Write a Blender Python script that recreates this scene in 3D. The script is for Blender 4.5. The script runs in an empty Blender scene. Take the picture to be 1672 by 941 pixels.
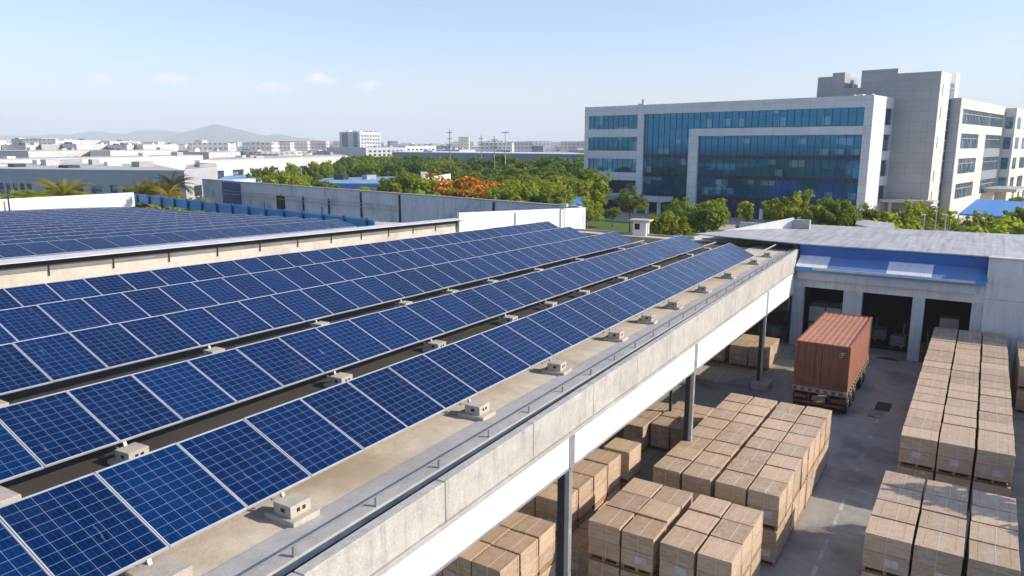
import bpy, bmesh, math, random
import numpy as np
from mathutils import Vector, Matrix
R = math.radians
rng = random.Random(7)
nrg = np.random.default_rng(11)
sc = bpy.context.scene
COL = sc.collection

# ------------------------------------------------------------------ camera
CAMZ = 15.0
FPX, CXP, CYP, HORP = 1200.0, 836.0, 470.5, 238.0      # survey of the view: focal length in 1672-wide pixels
PITCH = math.atan((CYP - HORP) / FPX)
YAW = R(32.6763)
cam = bpy.data.objects.new("camera", bpy.data.cameras.new("camera"))
COL.objects.link(cam)
cam.data.sensor_width = 36.0
cam.data.lens = 36.0 * FPX / 1672.0
cam.data.clip_start = 0.3
cam.data.clip_end = 40000.0
cam.location = (0, 0, CAMZ)
cam.rotation_euler = (R(90) - PITCH, 0, YAW)
sc.camera = cam

def ray(u, v):
    x, y = u - CXP, CYP - v
    c, s = math.cos(PITCH), math.sin(PITCH)
    d = Vector((x, FPX * c + y * s, -FPX * s + y * c))
    d.rotate(Matrix.Rotation(YAW, 3, 'Z'))
    return d

def far(u, v, D):
    """the surveyed point seen along a bearing, D metres away over the ground"""
    d = ray(u, v)
    h = math.hypot(d.x, d.y)
    return Vector((d.x * D / h, d.y * D / h, CAMZ + d.z * D / h))

# ------------------------------------------------------------------ node helper
class NT:
    def __init__(s, name, world=None):
        if world is None:
            s.m = bpy.data.materials.new(name)
            s.m.use_nodes = True
            s.t = s.m.node_tree
            s.b = s.t.nodes["Principled BSDF"]
        else:
            s.t = world.node_tree
    def n(s, kind, **kw):
        nd = s.t.nodes.new(kind)
        for k, v in kw.items():
            setattr(nd, k, v)
        return nd
    def put(s, sock, v):
        if isinstance(v, bpy.types.NodeSocket):
            s.t.links.new(v, sock)
        else:
            if hasattr(sock, 'default_value'):
                try:
                    sock.default_value = v
                except Exception:
                    sock.default_value = tuple(v) + (1,)
    def math(s, op, a, b=0.0, c=0.0, clamp=False):
        nd = s.n('ShaderNodeMath', operation=op, use_clamp=clamp)
        s.put(nd.inputs[0], a); s.put(nd.inputs[1], b); s.put(nd.inputs[2], c)
        return nd.outputs[0]
    def coord(s, which='Object'):
        return s.n('ShaderNodeTexCoord').outputs[which]
    def pos(s):
        return s.n('ShaderNodeNewGeometry').outputs['Position']
    def normal(s):
        return s.n('ShaderNodeNewGeometry').outputs['Normal']
    def sep(s, v):
        nd = s.n('ShaderNodeSeparateXYZ'); s.put(nd.inputs[0], v)
        return nd.outputs[0], nd.outputs[1], nd.outputs[2]
    def comb(s, x, y, z):
        nd = s.n('ShaderNodeCombineXYZ')
        s.put(nd.inputs[0], x); s.put(nd.inputs[1], y); s.put(nd.inputs[2], z)
        return nd.outputs[0]
    def vmul(s, v, k):
        nd = s.n('ShaderNodeVectorMath', operation='MULTIPLY')
        s.put(nd.inputs[0], v); nd.inputs[1].default_value = k
        return nd.outputs[0]
    def noise(s, v, scale, detail=4, rough=0.55):
        nd = s.n('ShaderNodeTexNoise')
        s.put(nd.inputs['Vector'], v)
        nd.inputs['Scale'].default_value = scale
        nd.inputs['Detail'].default_value = detail
        nd.inputs['Roughness'].default_value = rough
        return nd.outputs['Fac']
    def white(s, v):
        nd = s.n('ShaderNodeTexWhiteNoise'); s.put(nd.inputs['Vector'], v)
        return nd.outputs['Value']
    def rng(s, v, a, b, c=0.0, d=1.0, smooth=False):
        nd = s.n('ShaderNodeMapRange')
        if smooth: nd.interpolation_type = 'SMOOTHSTEP'
        s.put(nd.inputs[0], v)
        for i, x in enumerate((a, b, c, d)): s.put(nd.inputs[1 + i], x)
        return nd.outputs[0]
    def mix(s, f, a, b, blend='MIX'):
        nd = s.n('ShaderNodeMix', data_type='RGBA', blend_type=blend)
        s.put(nd.inputs[0], f)
        for sock, v in ((nd.inputs[6], a), (nd.inputs[7], b)):
            if isinstance(v, bpy.types.NodeSocket): s.t.links.new(v, sock)
            else: sock.default_value = tuple(v)[:3] + (1,)
        return nd.outputs[2]
    def obrand(s):
        return s.n('ShaderNodeObjectInfo').outputs['Random']
    def line(s, x, period, width):
        """1 on thin lines every period along x"""
        f = s.math('FRACT', s.math('DIVIDE', x, period))
        d = s.math('MINIMUM', f, s.math('SUBTRACT', 1.0, f))
        return s.math('LESS_THAN', d, width / period * 0.5)
    def bump(s, h, strength=0.3, dist=0.02):
        nd = s.n('ShaderNodeBump')
        nd.inputs['Strength'].default_value = strength
        nd.inputs['Distance'].default_value = dist
        s.put(nd.inputs['Height'], h)
        s.t.links.new(nd.outputs[0], s.b.inputs['Normal'])
    def set(s, color=None, rough=None, metal=None, spec=None, coat=None):
        for k, v in (('Base Color', color), ('Roughness', rough), ('Metallic', metal), ('Specular IOR Level', spec), ('Coat Weight', coat)):
            if v is not None:
                if k == 'Base Color' and not isinstance(v, bpy.types.NodeSocket): v = tuple(v)[:3] + (1,)
                s.put(s.b.inputs[k], v)
        return s.m

MATS = {}
def plain(name, c, rough=0.6, metal=0.0, var=0.12, scale=1.5, bump=0.0, rand=0.0):
    """a surface with uneven wear"""
    if name in MATS: return MATS[name]
    g = NT(name)
    p = g.pos()
    f = g.noise(p, scale, 6)
    k = g.rng(f, 0.3, 0.7, 1 - var, 1 + var)
    if rand:
        k = g.math('MULTIPLY', k, g.rng(g.obrand(), 0, 1, 1 - rand, 1 + rand))
    col = g.mix(1.0, c, g.comb(k, k, k), 'MULTIPLY')
    g.set(col, g.rng(f, 0.3, 0.7, max(0.05, rough - 0.1), min(1, rough + 0.1)), metal)
    if bump: g.bump(g.noise(p, scale * 12, 4), bump, 0.01)
    MATS[name] = g.m
    return g.m

# ------------------------------------------------------------------ mesh helper
class MB:
    def __init__(s): s.v, s.f = [], []
    def poly8(s, p):
        b = len(s.v); s.v += [tuple(x) for x in p]
        for q in ((0, 3, 2, 1), (4, 5, 6, 7), (0, 1, 5, 4), (1, 2, 6, 5), (2, 3, 7, 6), (3, 0, 4, 7)):
            s.f.append(tuple(b + i for i in q))
        return s
    def box(s, x0, x1, y0, y1, z0, z1):
        return s.poly8([(x0, y0, z0), (x1, y0, z0), (x1, y1, z0), (x0, y1, z0), (x0, y0, z1), (x1, y0, z1), (x1, y1, z1), (x0, y1, z1)])
    def bar(s, a, b, w, h, up=(0, 0, 1)):
        """beam from a to b, w wide, h deep (centred)"""
        a, b = Vector(a), Vector(b); d = (b - a).normalized(); up = Vector(up)
        x = d.cross(up)
        if x.length < 1e-5: x = d.cross(Vector((1, 0, 0)))
        x.normalize(); u = x.cross(d).normalized()
        P = []
        for c in (a, b):
            P.append([c - x * w / 2 - u * h / 2, c + x * w / 2 - u * h / 2, c + x * w / 2 + u * h / 2, c - x * w / 2 + u * h / 2])
        return s.poly8([P[0][0], P[0][1], P[1][1], P[1][0], P[0][3], P[0][2], P[1][2], P[1][3]])
    def prism(s, xy, z0, z1):
        n = len(xy); b = len(s.v)
        zz0 = z0 if hasattr(z0, '__len__') else [z0] * n
        zz1 = z1 if hasattr(z1, '__len__') else [z1] * n
        s.v += [(x, y, z) for (x, y), z in zip(xy, zz0)] + [(x, y, z) for (x, y), z in zip(xy, zz1)]
        s.f.append(tuple(range(b + n - 1, b - 1, -1))); s.f.append(tuple(range(b + n, b + 2 * n)))
        for i in range(n):
            j = (i + 1) % n
            s.f.append((b + i, b + j, b + n + j, b + n + i))
        return s
    def tube(s, pts, rad, n=8, cap=True):
        b = len(s.v); pts = [Vector(p) for p in pts]
        for i, p in enumerate(pts):
            d = (pts[min(i + 1, len(pts) - 1)] - pts[max(i - 1, 0)]).normalized()
            x = d.cross(Vector((0.13, 0.31, 0.94)))
            if x.length < 1e-3: x = d.cross(Vector((1, 0, 0)))
            x.normalize(); y = d.cross(x)
            r = rad[i] if hasattr(rad, '__len__') else rad
            for k in range(n):
                a = 2 * math.pi * k / n
                s.v.append(tuple(p + x * (math.cos(a) * r) + y * (math.sin(a) * r)))
        for i in range(len(pts) - 1):
            for k in range(n):
                k2 = (k + 1) % n
                s.f.append((b + i * n + k, b + i * n + k2, b + (i + 1) * n + k2, b + (i + 1) * n + k))
        if cap:
            s.f.append(tuple(b + k for k in range(n - 1, -1, -1)))
            s.f.append(tuple(b + (len(pts) - 1) * n + k for k in range(n)))
        return s
    def quad(s, *p):
        b = len(s.v); s.v += [tuple(x) for x in p]; s.f.append(tuple(range(b, b + len(p)))); return s
    def mesh(s, name, mat, bevel=0.0, off=None, smooth=False):
        m = bpy.data.meshes.new(name)
        vs = s.v if off is None else [(x - off[0], y - off[1], z - off[2]) for x, y, z in s.v]
        m.from_pydata([tuple(v) for v in vs], [], s.f)
        bm = bmesh.new(); bm.from_mesh(m)
        bmesh.ops.recalc_face_normals(bm, faces=bm.faces)
        if bevel:
            bmesh.ops.bevel(bm, geom=list(bm.edges), offset=bevel, segments=1, affect='EDGES', profile=0.5)
        bm.to_mesh(m); bm.free()
        if smooth:
            m.polygons.foreach_set('use_smooth', [True] * len(m.polygons))
        m.materials.append(mat)
        return m

def link(name, data, parent=None):
    o = bpy.data.objects.new(name, data); COL.objects.link(o)
    if parent is not None: o.parent = parent
    return o
def tag(o, label=None, cat=None, group=None, kind=None):
    if label: o['label'] = label
    if cat: o['category'] = cat
    if group: o['group'] = group
    if kind: o['kind'] = kind
    return o
def thing(name, label, cat, loc=(0, 0, 0), rz=0.0, group=None):
    o = link(name, None); o.location = loc; o.rotation_euler = (0, 0, rz)
    return tag(o, label, cat, group)
def part(name, mb, mat, parent, bevel=0.0, world=False, label=None, smooth=False):
    off = None
    if world:
        q = parent
        off = Vector((0, 0, 0))
        while q is not None: off += q.location; q = q.parent
    o = link(name, mb.mesh(name, mat, bevel, off, smooth), parent)
    if label: o['label'] = label
    return o
def single(name, mb, mat, label, cat, group=None, bevel=0.0):
    return tag(link(name, mb.mesh(name, mat, bevel)), label, cat, group)
def struct(name, mb, mat, bevel=0.0):
    return tag(link(name, mb.mesh(name, mat, bevel)), kind='structure')
def kids(o): return KID.get(o.name, [])
def copy_tree(root, label, group=None, mat=None):
    """the thing, its parts and their sub-parts"""
    def cp(o, par):
        c = o.copy(); COL.objects.link(c)
        if par is not None: c.parent = par
        for ch in o.children: cp(ch, c)
        return c
    chs = list(root.children)
    c = root.copy(); COL.objects.link(c)
    for ch in chs: cp(ch, c)
    c['label'] = label
    if group: c['group'] = group
    return c
ONES = ['', 'first', 'second', 'third', 'fourth', 'fifth', 'sixth', 'seventh', 'eighth', 'ninth', 'tenth', 'eleventh', 'twelfth', 'thirteenth', 'fourteenth', 'fifteenth', 'sixteenth', 'seventeenth', 'eighteenth', 'nineteenth', 'twentieth']
def nth(i):
    if i <= 20: return ONES[i]
    t = {2: 'twenty', 3: 'thirty', 4: 'forty', 5: 'fifty'}[i // 10]
    return t + '-' + ONES[i % 10] if i % 10 else {30: 'thirtieth', 40: 'fortieth', 50: 'fiftieth'}[i]

# ------------------------------------------------------------------ materials
def m_concrete(name, c, stain=(0.20, 0.17, 0.12), amount=0.5, joints=None, rough=0.85, grain=0.25, streak=False):
    g = NT(name); p = g.pos()
    big = g.noise(p, 0.35, 5); mid = g.noise(p, 2.3, 6, 0.65); fine = g.noise(p, 26, 3)
    k = g.math('ADD', g.math('MULTIPLY', mid, 0.55), g.math('MULTIPLY', fine, 0.45))
    k = g.rng(k, 0.3, 0.7, 1 - grain, 1 + grain)
    col = g.mix(1.0, c, g.comb(k, k, k), 'MULTIPLY')
    col = g.mix(g.math('MULTIPLY', g.rng(big, 0.48, 0.68, 0, 1, True), amount), col, stain)
    if streak:
        x, y, z = g.sep(p)
        st = g.noise(g.comb(g.math('MULTIPLY', x, 6.0), g.math('MULTIPLY', y, 6.0), g.math('MULTIPLY', z, 0.5)), 1.0, 4)
        col = g.mix(g.rng(st, 0.55, 0.75, 0, 0.55), col, stain)
    if joints:
        x, y, z = g.sep(p)
        l = g.math('MAXIMUM', g.line(x, joints[0], 0.03), g.line(y, joints[1], 0.03))
        col = g.mix(g.math('MULTIPLY', l, 0.55), col, (0.05, 0.05, 0.045))
    g.set(col, rough)
    g.bump(g.math('ADD', fine, mid), 0.25, 0.01)
    return g.m
M_DECK = m_concrete('roof_deck_concrete', (0.52, 0.45, 0.35), (0.33, 0.25, 0.15), 0.7, None)
M_KERB = m_concrete('kerb_concrete', (0.35, 0.34, 0.32), (0.21, 0.20, 0.18), 0.4)
M_BAND = m_concrete('weathered_concrete', (0.40, 0.39, 0.36), (0.20, 0.19, 0.17), 0.25, None, streak=True, grain=0.32)
M_BAND2 = m_concrete('added_shade_wall_render', (0.47, 0.44, 0.385), (0.29, 0.265, 0.22), 0.5, None)
M_BLOCK = m_concrete('block_concrete', (0.42, 0.38, 0.32), (0.25, 0.22, 0.18), 0.3)
M_YARD = m_concrete('yard_concrete', (0.30, 0.29, 0.265), (0.12, 0.117, 0.11), 0.65, (6.2, 7.4), 0.8)
M_PAVE = m_concrete('paving_concrete', (0.44, 0.38, 0.29), (0.22, 0.18, 0.13), 0.4, (2.9, 2.1))
M_WALLGREY = m_concrete('grey_wall_concrete', (0.57, 0.59, 0.62), (0.20, 0.21, 0.23), 0.45, None, streak=True, grain=0.16)
M_WHITE = plain('white_painted_metal', (0.80, 0.80, 0.78), 0.45, 0, 0.03, 0.8)
M_WHITEWALL = plain('white_render', (0.74, 0.73, 0.70), 0.8, 0, 0.06, 0.6)
M_DARK = plain('black_painted_steel', (0.018, 0.02, 0.024), 0.45)
M_GREYSTEEL = plain('galvanised_steel', (0.42, 0.43, 0.44), 0.42, 0.6, 0.15, 3)
M_ALU = plain('anodised_aluminium', (0.52, 0.53, 0.56), 0.38, 0.35, 0.08, 2)
M_BLACKGAP = plain('painted_gap_black', (0.025, 0.024, 0.022), 0.9)  # black put in for the dark inside gaps, holes and the doorway
M_COPING = plain('pale_sheet_metal', (0.55, 0.56, 0.60), 0.5, 0.15, 0.08, 1.2)
M_BLUE = plain('blue_sheet', (0.02, 0.22, 0.44), 0.5, 0, 0.15, 0.8)
M_BLUEDK = plain('dark_blue_sheet', (0.015, 0.045, 0.19), 0.5, 0, 0.12)
M_SKYBLUE = plain('sky_blue_sheet', (0.06, 0.25, 0.52), 0.45, 0, 0.12)

def m_panel():
    g = NT('solar_cell_glass')
    x, y, z = g.sep(g.coord())
    cw, ch = 1.36 / 6, 1.77 / 10
    lx = g.line(g.math('ADD', x, 0.68), cw, 0.0085)
    ly = g.line(g.math('ADD', y, 0.885), ch, 0.0085)
    grid = g.math('MAXIMUM', lx, ly)
    bus = g.line(g.math('ADD', x, 0.68 + cw / 6), cw / 3, 0.003)
    ix = g.math('FLOOR', g.math('DIVIDE', g.math('ADD', x, 0.68), cw))
    iy = g.math('FLOOR', g.math('DIVIDE', g.math('ADD', y, 0.885), ch))
    rnd = g.obrand()
    cell = g.white(g.comb(ix, iy, g.math('MULTIPLY', rnd, 57.0)))
    vor = g.n('ShaderNodeTexVoronoi'); g.put(vor.inputs['Vector'], g.pos()); vor.inputs['Scale'].default_value = 22
    cr = g.sep(vor.outputs['Color'])[0]
    k = g.math('ADD', g.math('ADD', g.math('MULTIPLY', cell, 0.35), g.math('MULTIPLY', cr, 0.35)), g.math('MULTIPLY', rnd, 0.6))
    col = g.mix(k, (0.0007, 0.009, 0.043), (0.0018, 0.022, 0.095))
    col = g.mix(g.math('MULTIPLY', bus, 0.12), col, (0.25, 0.33, 0.5))
    col = g.mix(g.math('MULTIPLY', grid, 0.32), col, (0.36, 0.45, 0.62))
    # dust and bird streaks
    dust = g.noise(g.pos(), 0.9, 6, 0.7)
    sx, sy, sz = g.sep(g.pos())
    streak = g.noise(g.comb(g.math('MULTIPLY', x, 9.0), g.math('MULTIPLY', y, 1.1), g.math('MULTIPLY', rnd, 40.0)), 1.3, 3)
    col = g.mix(g.rng(dust, 0.5, 0.85, 0, 0.022), col, (0.30, 0.34, 0.42))
    col = g.mix(g.rng(streak, 0.69, 0.80, 0, 0.35), col, (0.42, 0.48, 0.58))
    g.set(col, g.rng(dust, 0.3, 0.8, 0.12, 0.28), 0, 0.13)
    g.b.inputs['IOR'].default_value = 1.45
    return g.m
M_CELL = m_panel()

def m_wood(name, a, b):
    g = NT(name)
    co = g.coord(); x, y, z = g.sep(co); rnd = g.obrand()
    nx, ny, nz = g.sep(g.normal())
    up = g.math('GREATER_THAN', nz, 0.6)
    off = g.math('MULTIPLY', rnd, 31.0)
    grain = g.noise(g.comb(g.math('MULTIPLY', g.math('ADD', x, off), 2.0), g.math('MULTIPLY', y, 2.0), g.math('MULTIPLY', z, 22.0)), 1.6, 5)
    graintop = g.noise(g.comb(g.math('MULTIPLY', g.math('ADD', x, off), 24.0), g.math('MULTIPLY', y, 2.0), z), 1.4, 5)
    gr = g.mix(up, g.comb(grain, grain, grain), g.comb(graintop, graintop, graintop))
    gv = g.sep(gr)[0]
    col = g.mix(g.rng(gv, 0.2, 0.8), a, b)
    k = g.rng(rnd, 0, 1, 0.80, 1.14)
    col = g.mix(1.0, col, g.comb(k, k, k), 'MULTIPLY')
    # board seams on the sides, printed frame on the lid
    seam = g.math('MULTIPLY', g.line(g.math('ADD', z, 0.0), 0.155, 0.010), g.math('SUBTRACT', 1.0, up))
    ax, ay = g.math('ABSOLUTE', x), g.math('ABSOLUTE', y)
    ex = g.math('LESS_THAN', g.math('ABSOLUTE', g.math('SUBTRACT', ax, 0.43)), 0.009)
    ey = g.math('LESS_THAN', g.math('ABSOLUTE', g.math('SUBTRACT', ay, 0.53)), 0.009)
    ins = g.math('MULTIPLY', g.math('LESS_THAN', ax, 0.44), g.math('LESS_THAN', ay, 0.54))
    brk = g.math('GREATER_THAN', g.noise(g.comb(g.math('ADD', x, off), y, 0.0), 7, 2), 0.40)
    fr = g.math('MULTIPLY', g.math('MULTIPLY', g.math('MAXIMUM', ex, ey), ins), g.math('MULTIPLY', up, brk))
    lidseam = g.math('MULTIPLY', g.line(g.math('ADD', x, 0.5), 0.18, 0.006), up)
    col = g.mix(g.math('MULTIPLY', seam, 0.5), col, (0.09, 0.055, 0.03))
    col = g.mix(g.math('MULTIPLY', lidseam, 0.25), col, (0.12, 0.075, 0.04))
    col = g.mix(g.math('MULTIPLY', fr, 0.6), col, (0.07, 0.045, 0.03))
    # stretch film: pale milky folds over the wood
    film = g.noise(g.comb(g.math('ADD', x, off), g.math('MULTIPLY', y, 0.8), g.math('MULTIPLY', z, 2.2)), 2.6, 7, 0.72)
    ff = g.rng(film, 0.46, 0.70, 0, 0.62)
    ff = g.math('MULTIPLY', ff, g.mix(up, (1, 1, 1), (.65, .65, .65)))
    col = g.mix(ff, col, (0.56, 0.53, 0.50))
    g.set(col, g.rng(film, 0.45, 0.65, 0.7, 0.35), 0, 0.4)
    g.bump(g.math('ADD', film, g.math('MULTIPLY', gv, 0.4)), 0.35, 0.02)
    return g.m
M_CRATE = m_wood('crate_plywood', (0.39, 0.265, 0.165), (0.56, 0.42, 0.29))
M_CRATEPALE = m_wood('pale_carton_board', (0.42, 0.41, 0.39), (0.56, 0.55, 0.53))
M_PALLET = plain('pallet_timber', (0.30, 0.19, 0.10), 0.8, 0, 0.25, 4, 0.2)
M_LABEL = plain('paper_label', (0.50, 0.485, 0.47), 0.6, 0, 0.25, 5)
M_STRAP = plain('strapping_band', (0.58, 0.49, 0.38), 0.4, 0, 0.05)

def m_rib(name, c, period, axis, depth=0.6, rough=0.45, metal=0.0, var=0.12, dirt=(0.3, 0.29, 0.27), dirty=.35):
    """profiled sheet: ribs along one axis"""
    g = NT(name); p = g.coord(); x, y, z = g.sep(p)
    a = {'x': x, 'y': y}[axis]
    w = g.math('SINE', g.math('MULTIPLY', a, 2 * math.pi / period))
    f = g.noise(p, 0.5, 6, 0.65)
    st = g.noise(g.comb(g.math('MULTIPLY', x, 2.0 if axis == 'x' else .15), g.math('MULTIPLY', y, 2.0 if axis == 'y' else .15), g.math('MULTIPLY', z, .3)), 1.2, 5)
    k = g.rng(f, 0.3, 0.7, 1 - var, 1 + var)
    col = g.mix(1.0, c, g.comb(k, k, k), 'MULTIPLY')
    col = g.mix(g.rng(st, 0.46, 0.72, 0, dirty), col, dirt)
    g.set(col, rough, metal)
    g.bump(w, depth, period * 0.12)
    return g.m
M_ROOFGREY = m_rib('grey_profiled_roof', (0.47, 0.465, 0.45), 0.38, 'x', 0.06, 0.55, 0.1, 0.18, (0.23, 0.225, 0.215), .7)
M_WALLRIB = m_rib('pale_profiled_wall', (0.60, 0.62, 0.65), 0.35, 'x', 0.6, 0.5, 0, 0.1, (0.36, 0.36, 0.36))
M_AWNBLUE = m_rib('blue_profiled_sheet', (0.13, 0.24, 0.46), 0.22, 'x', 0.15, 0.45, 0, 0.08, (0.16, 0.22, 0.38))
M_AWNWHITE = m_rib('white_profiled_sheet', (0.82, 0.82, 0.82), 0.22, 'x', 0.12, 0.5, 0, 0.06, (0.5, 0.5, 0.5))

def m_rust(name, c):
    g = NT(name); p = g.coord()
    f = g.noise(p, 1.2, 7, 0.7); x, y, z = g.sep(p)
    st = g.noise(g.comb(g.math('MULTIPLY', x, 5.0), g.math('MULTIPLY', y, 5.0), g.math('MULTIPLY', z, .4)), 1.0, 5)
    col = g.mix(g.rng(f, 0.35, 0.7), c, tuple(v * 0.72 for v in c))
    col = g.mix(g.rng(st, 0.55, 0.8, 0, 0.4), col, (0.40, 0.24, 0.19))
    col = g.mix(g.rng(g.noise(p, 6, 4), 0.66, 0.72, 0, 0.6), col, (0.13, 0.05, 0.03))
    g.set(col, 0.6); g.bump(f, 0.1, 0.02)
    return g.m
M_CONT = m_rust('faded_red_oxide_paint', (0.43, 0.185, 0.11))
M_CONTDOOR = m_rust('brown_red_oxide_paint', (0.245, 0.092, 0.06))

def m_leaf(name, a, b, c):
    g = NT(name); p = g.pos(); rnd = g.obrand()
    f = g.noise(p, 0.55, 3); h = g.noise(p, 3.5, 2)
    col = g.mix(g.rng(f, 0.3, 0.7), a, b)
    col = g.mix(g.rng(h, 0.5, 0.75, 0, 0.8), col, c)
    k = g.rng(rnd, 0, 1, 0.75, 1.25)
    col = g.mix(1.0, col, g.comb(k, k, g.math('MULTIPLY', k, 0.9)), 'MULTIPLY')
    g.set(col, 0.55, 0, 0.3)
    tr = g.n('ShaderNodeBsdfTranslucent'); g.put(tr.inputs[0], g.mix(1.0, col, (1.3, 1.35, 0.6), 'MULTIPLY'))
    mx = g.n('ShaderNodeMixShader'); mx.inputs[0].default_value = 0.48
    out = g.t.nodes['Material Output']
    g.t.links.new(g.b.outputs[0], mx.inputs[1]); g.t.links.new(tr.outputs[0], mx.inputs[2])
    g.t.links.new(mx.outputs[0], out.inputs[0])
    return g.m
M_LEAF = m_leaf('green_leaf', (0.15, 0.22, 0.018), (0.22, 0.28, 0.024), (0.30, 0.33, 0.035))
M_LEAFY = m_leaf('yellow_green_leaf', (0.20, 0.25, 0.016), (0.28, 0.31, 0.022), (0.36, 0.36, 0.04))
M_LEAFD = m_leaf('deep_green_leaf', (0.065, 0.125, 0.02), (0.105, 0.17, 0.025), (0.16, 0.21, 0.035))
M_LEAFO = m_leaf('orange_blossom', (0.62, 0.17, 0.012), (0.70, 0.24, 0.02), (0.45, 0.22, 0.02))
M_PALM = m_leaf('palm_frond', (0.16, 0.17, 0.012), (0.26, 0.24, 0.018), (0.33, 0.27, 0.03))
M_BARK = plain('bark', (0.13, 0.095, 0.065), 0.9, 0, 0.3, 5, 0.3)

# ------------------------------------------------------------------ the solar roof: its own axes
AZ, SL, CR = R(-4.18), R(-2.02), R(0.71)
RV = Vector((math.sin(AZ) * math.cos(SL), math.cos(AZ) * math.cos(SL), math.sin(SL)))
QV = Vector((-math.cos(AZ) * math.cos(CR), math.sin(AZ) * math.cos(CR), math.sin(CR)))
QV = (QV - RV * QV.dot(RV)).normalized()
NV = QV.cross(RV); NV = NV if NV.z > 0 else -NV
P1 = Vector((-10.67, 46.02, 7.62))
def RF(m, lat, h=0.0): return P1 + RV * m + QV * lat + NV * h
DK = -0.15                                   # deck surface
RH = Vector((RV.x, RV.y, 0)).normalized()
def edge(m, z): p = P1 + RH * m; return Vector((p.x, p.y, z))
OUT = Vector((-QV.x, -QV.y, 0)).normalized()  # out over the yard
def top_z(m): return 7.66 - 0.0305 * m
def band_z(m): return 6.33 - 0.0450 * m
def fas_z(m): return 4.75 - 0.0645 * m
M0, M1 = -47.0, 17.4

rb = thing('solar_shed', 'long open shed with concrete edge band, white fascia and flat roof carrying solar panels', 'shed', (-18, 30, 0))
mb = MB()
def slab(mb, m0, m1, l0, l1, h0, h1):
    mb.poly8([RF(m0, l1, h0), RF(m0, l0, h0), RF(m1, l0, h0), RF(m1, l1, h0), RF(m0, l1, h1), RF(m0, l0, h1), RF(m1, l0, h1), RF(m1, l1, h1)])
slab(mb, M0, M1, 0.406, 27.0, DK - 0.35, DK)
part('roof_deck', mb, M_DECK, rb, world=True)
mb = MB(); slab(mb, M0, 15.2, 3.7, 20.9, DK + 0.003, DK + 0.015)  # dark sheet laid on the deck to imitate shade between panel rows
part('row_gap_shade', mb, m_concrete('painted_row_shade', (0.052, 0.043, 0.032), (0.028, 0.024, 0.02), 0.6), rb, world=True)
# concrete edge band
mb = MB()
def vslab(mb, m0, m1, d0, d1, zb, zt, n=1):
    a = [edge(m0, 0) + OUT * d1, edge(m0, 0) + OUT * d0, edge(m1, 0) + OUT * d0, edge(m1, 0) + OUT * d1]
    zs0 = [zb(m0), zb(m0), zb(m1), zb(m1)]; zs1 = [zt(m0), zt(m0), zt(m1), zt(m1)]
    mb.poly8([(p.x, p.y, z) for p, z in zip(a, zs0)] + [(p.x, p.y, z) for p, z in zip(a, zs1)])
mm = M0
SEG = 3.7
while mm < M1 - 0.1:
    m2 = min(mm + SEG, M1)
    vslab(mb, mm + 0.012, m2 - 0.012, -0.22, 0.0, band_z, top_z)
    mm = m2
part('edge_band', mb, M_BAND, rb, 0.012, world=True)
mb = MB(); vslab(mb, M0, M1, -0.18, 0.05, lambda m: band_z(m) - 0.11, lambda m: band_z(m) - 0.004)
part('drip_ledge', mb, M_KERB, rb, 0.01, world=True)
mb = MB(); vslab(mb, M0, M1, -0.15, -0.03, fas_z, lambda m: band_z(m) - 0.114)
part('fascia', mb, M_WHITE, rb, world=True)
mb = MB(); vslab(mb, M0, M1, -0.2, 0.0, lambda m: fas_z(m) - 0.06, lambda m: fas_z(m) - 0.004)
part('fascia_trim', mb, M_GREYSTEEL, rb, world=True)
# kerb and gutter along the edge
mb = MB(); slab(mb, M0, M1, 0.404, 1.2, DK - 0.05, DK + 0.03)
part('inner_kerb', mb, M_KERB, rb, 0.01, world=True)
mb = MB(); slab(mb, M0, M1, 0.225, 0.385, DK - 0.5, DK - 0.22)
M_GUTSHADE = plain('painted_gutter_shade', (.045, .075, .115), .55, .1, .25, 2)  # slate blue on floor and strip puts the gutter's shade into colour
part('gutter', mb, M_GUTSHADE, rb, world=True)
mb = MB(); slab(mb, M0, M1, 0.388, 0.402, DK - 0.5, DK - 0.012)
part('gutter_shade_strip', mb, M_GUTSHADE, rb, world=True)
# far kerb
mb = MB(); slab(mb, M1 - 0.25, M1, 0.3, 26.4, DK - 0.4, DK + 0.16)
part('end_kerb', mb, M_KERB, rb, 0.01, world=True)
mb = MB(); slab(mb, M1 - 0.02, M1 + 0.3, -0.04, 26.4, DK - 1.6, DK - 0.02)
part('end_fascia', mb, M_WHITE, rb, world=True)
# handrail pipe on short stubs
mb = MB(); mb.tube([RF(M0, 0.45, 0.07), RF(M1 - 0.3, 0.45, 0.07)], 0.015, 6)
part('handrail', mb, plain('dull_pipe', (.17, .18, .19), .7), rb, world=True)
for m in np.arange(-45.2, 17, 1.95):
    mb = MB(); mb.bar(RF(m, 0.45, DK - 0.02), RF(m, 0.45, 0.06), 0.045, 0.06, RV)
    part('rail_post', mb, M_GREYSTEEL, rb, world=True)
for m in np.arange(M0 + 2, M1, 6.1):
    mb = MB(); vslab(mb, m, m + .02, -0.029, -0.026, fas_z, lambda m: band_z(m) - 0.116)
    part('fascia_joint', mb, M_COPING, rb, world=True)
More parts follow.
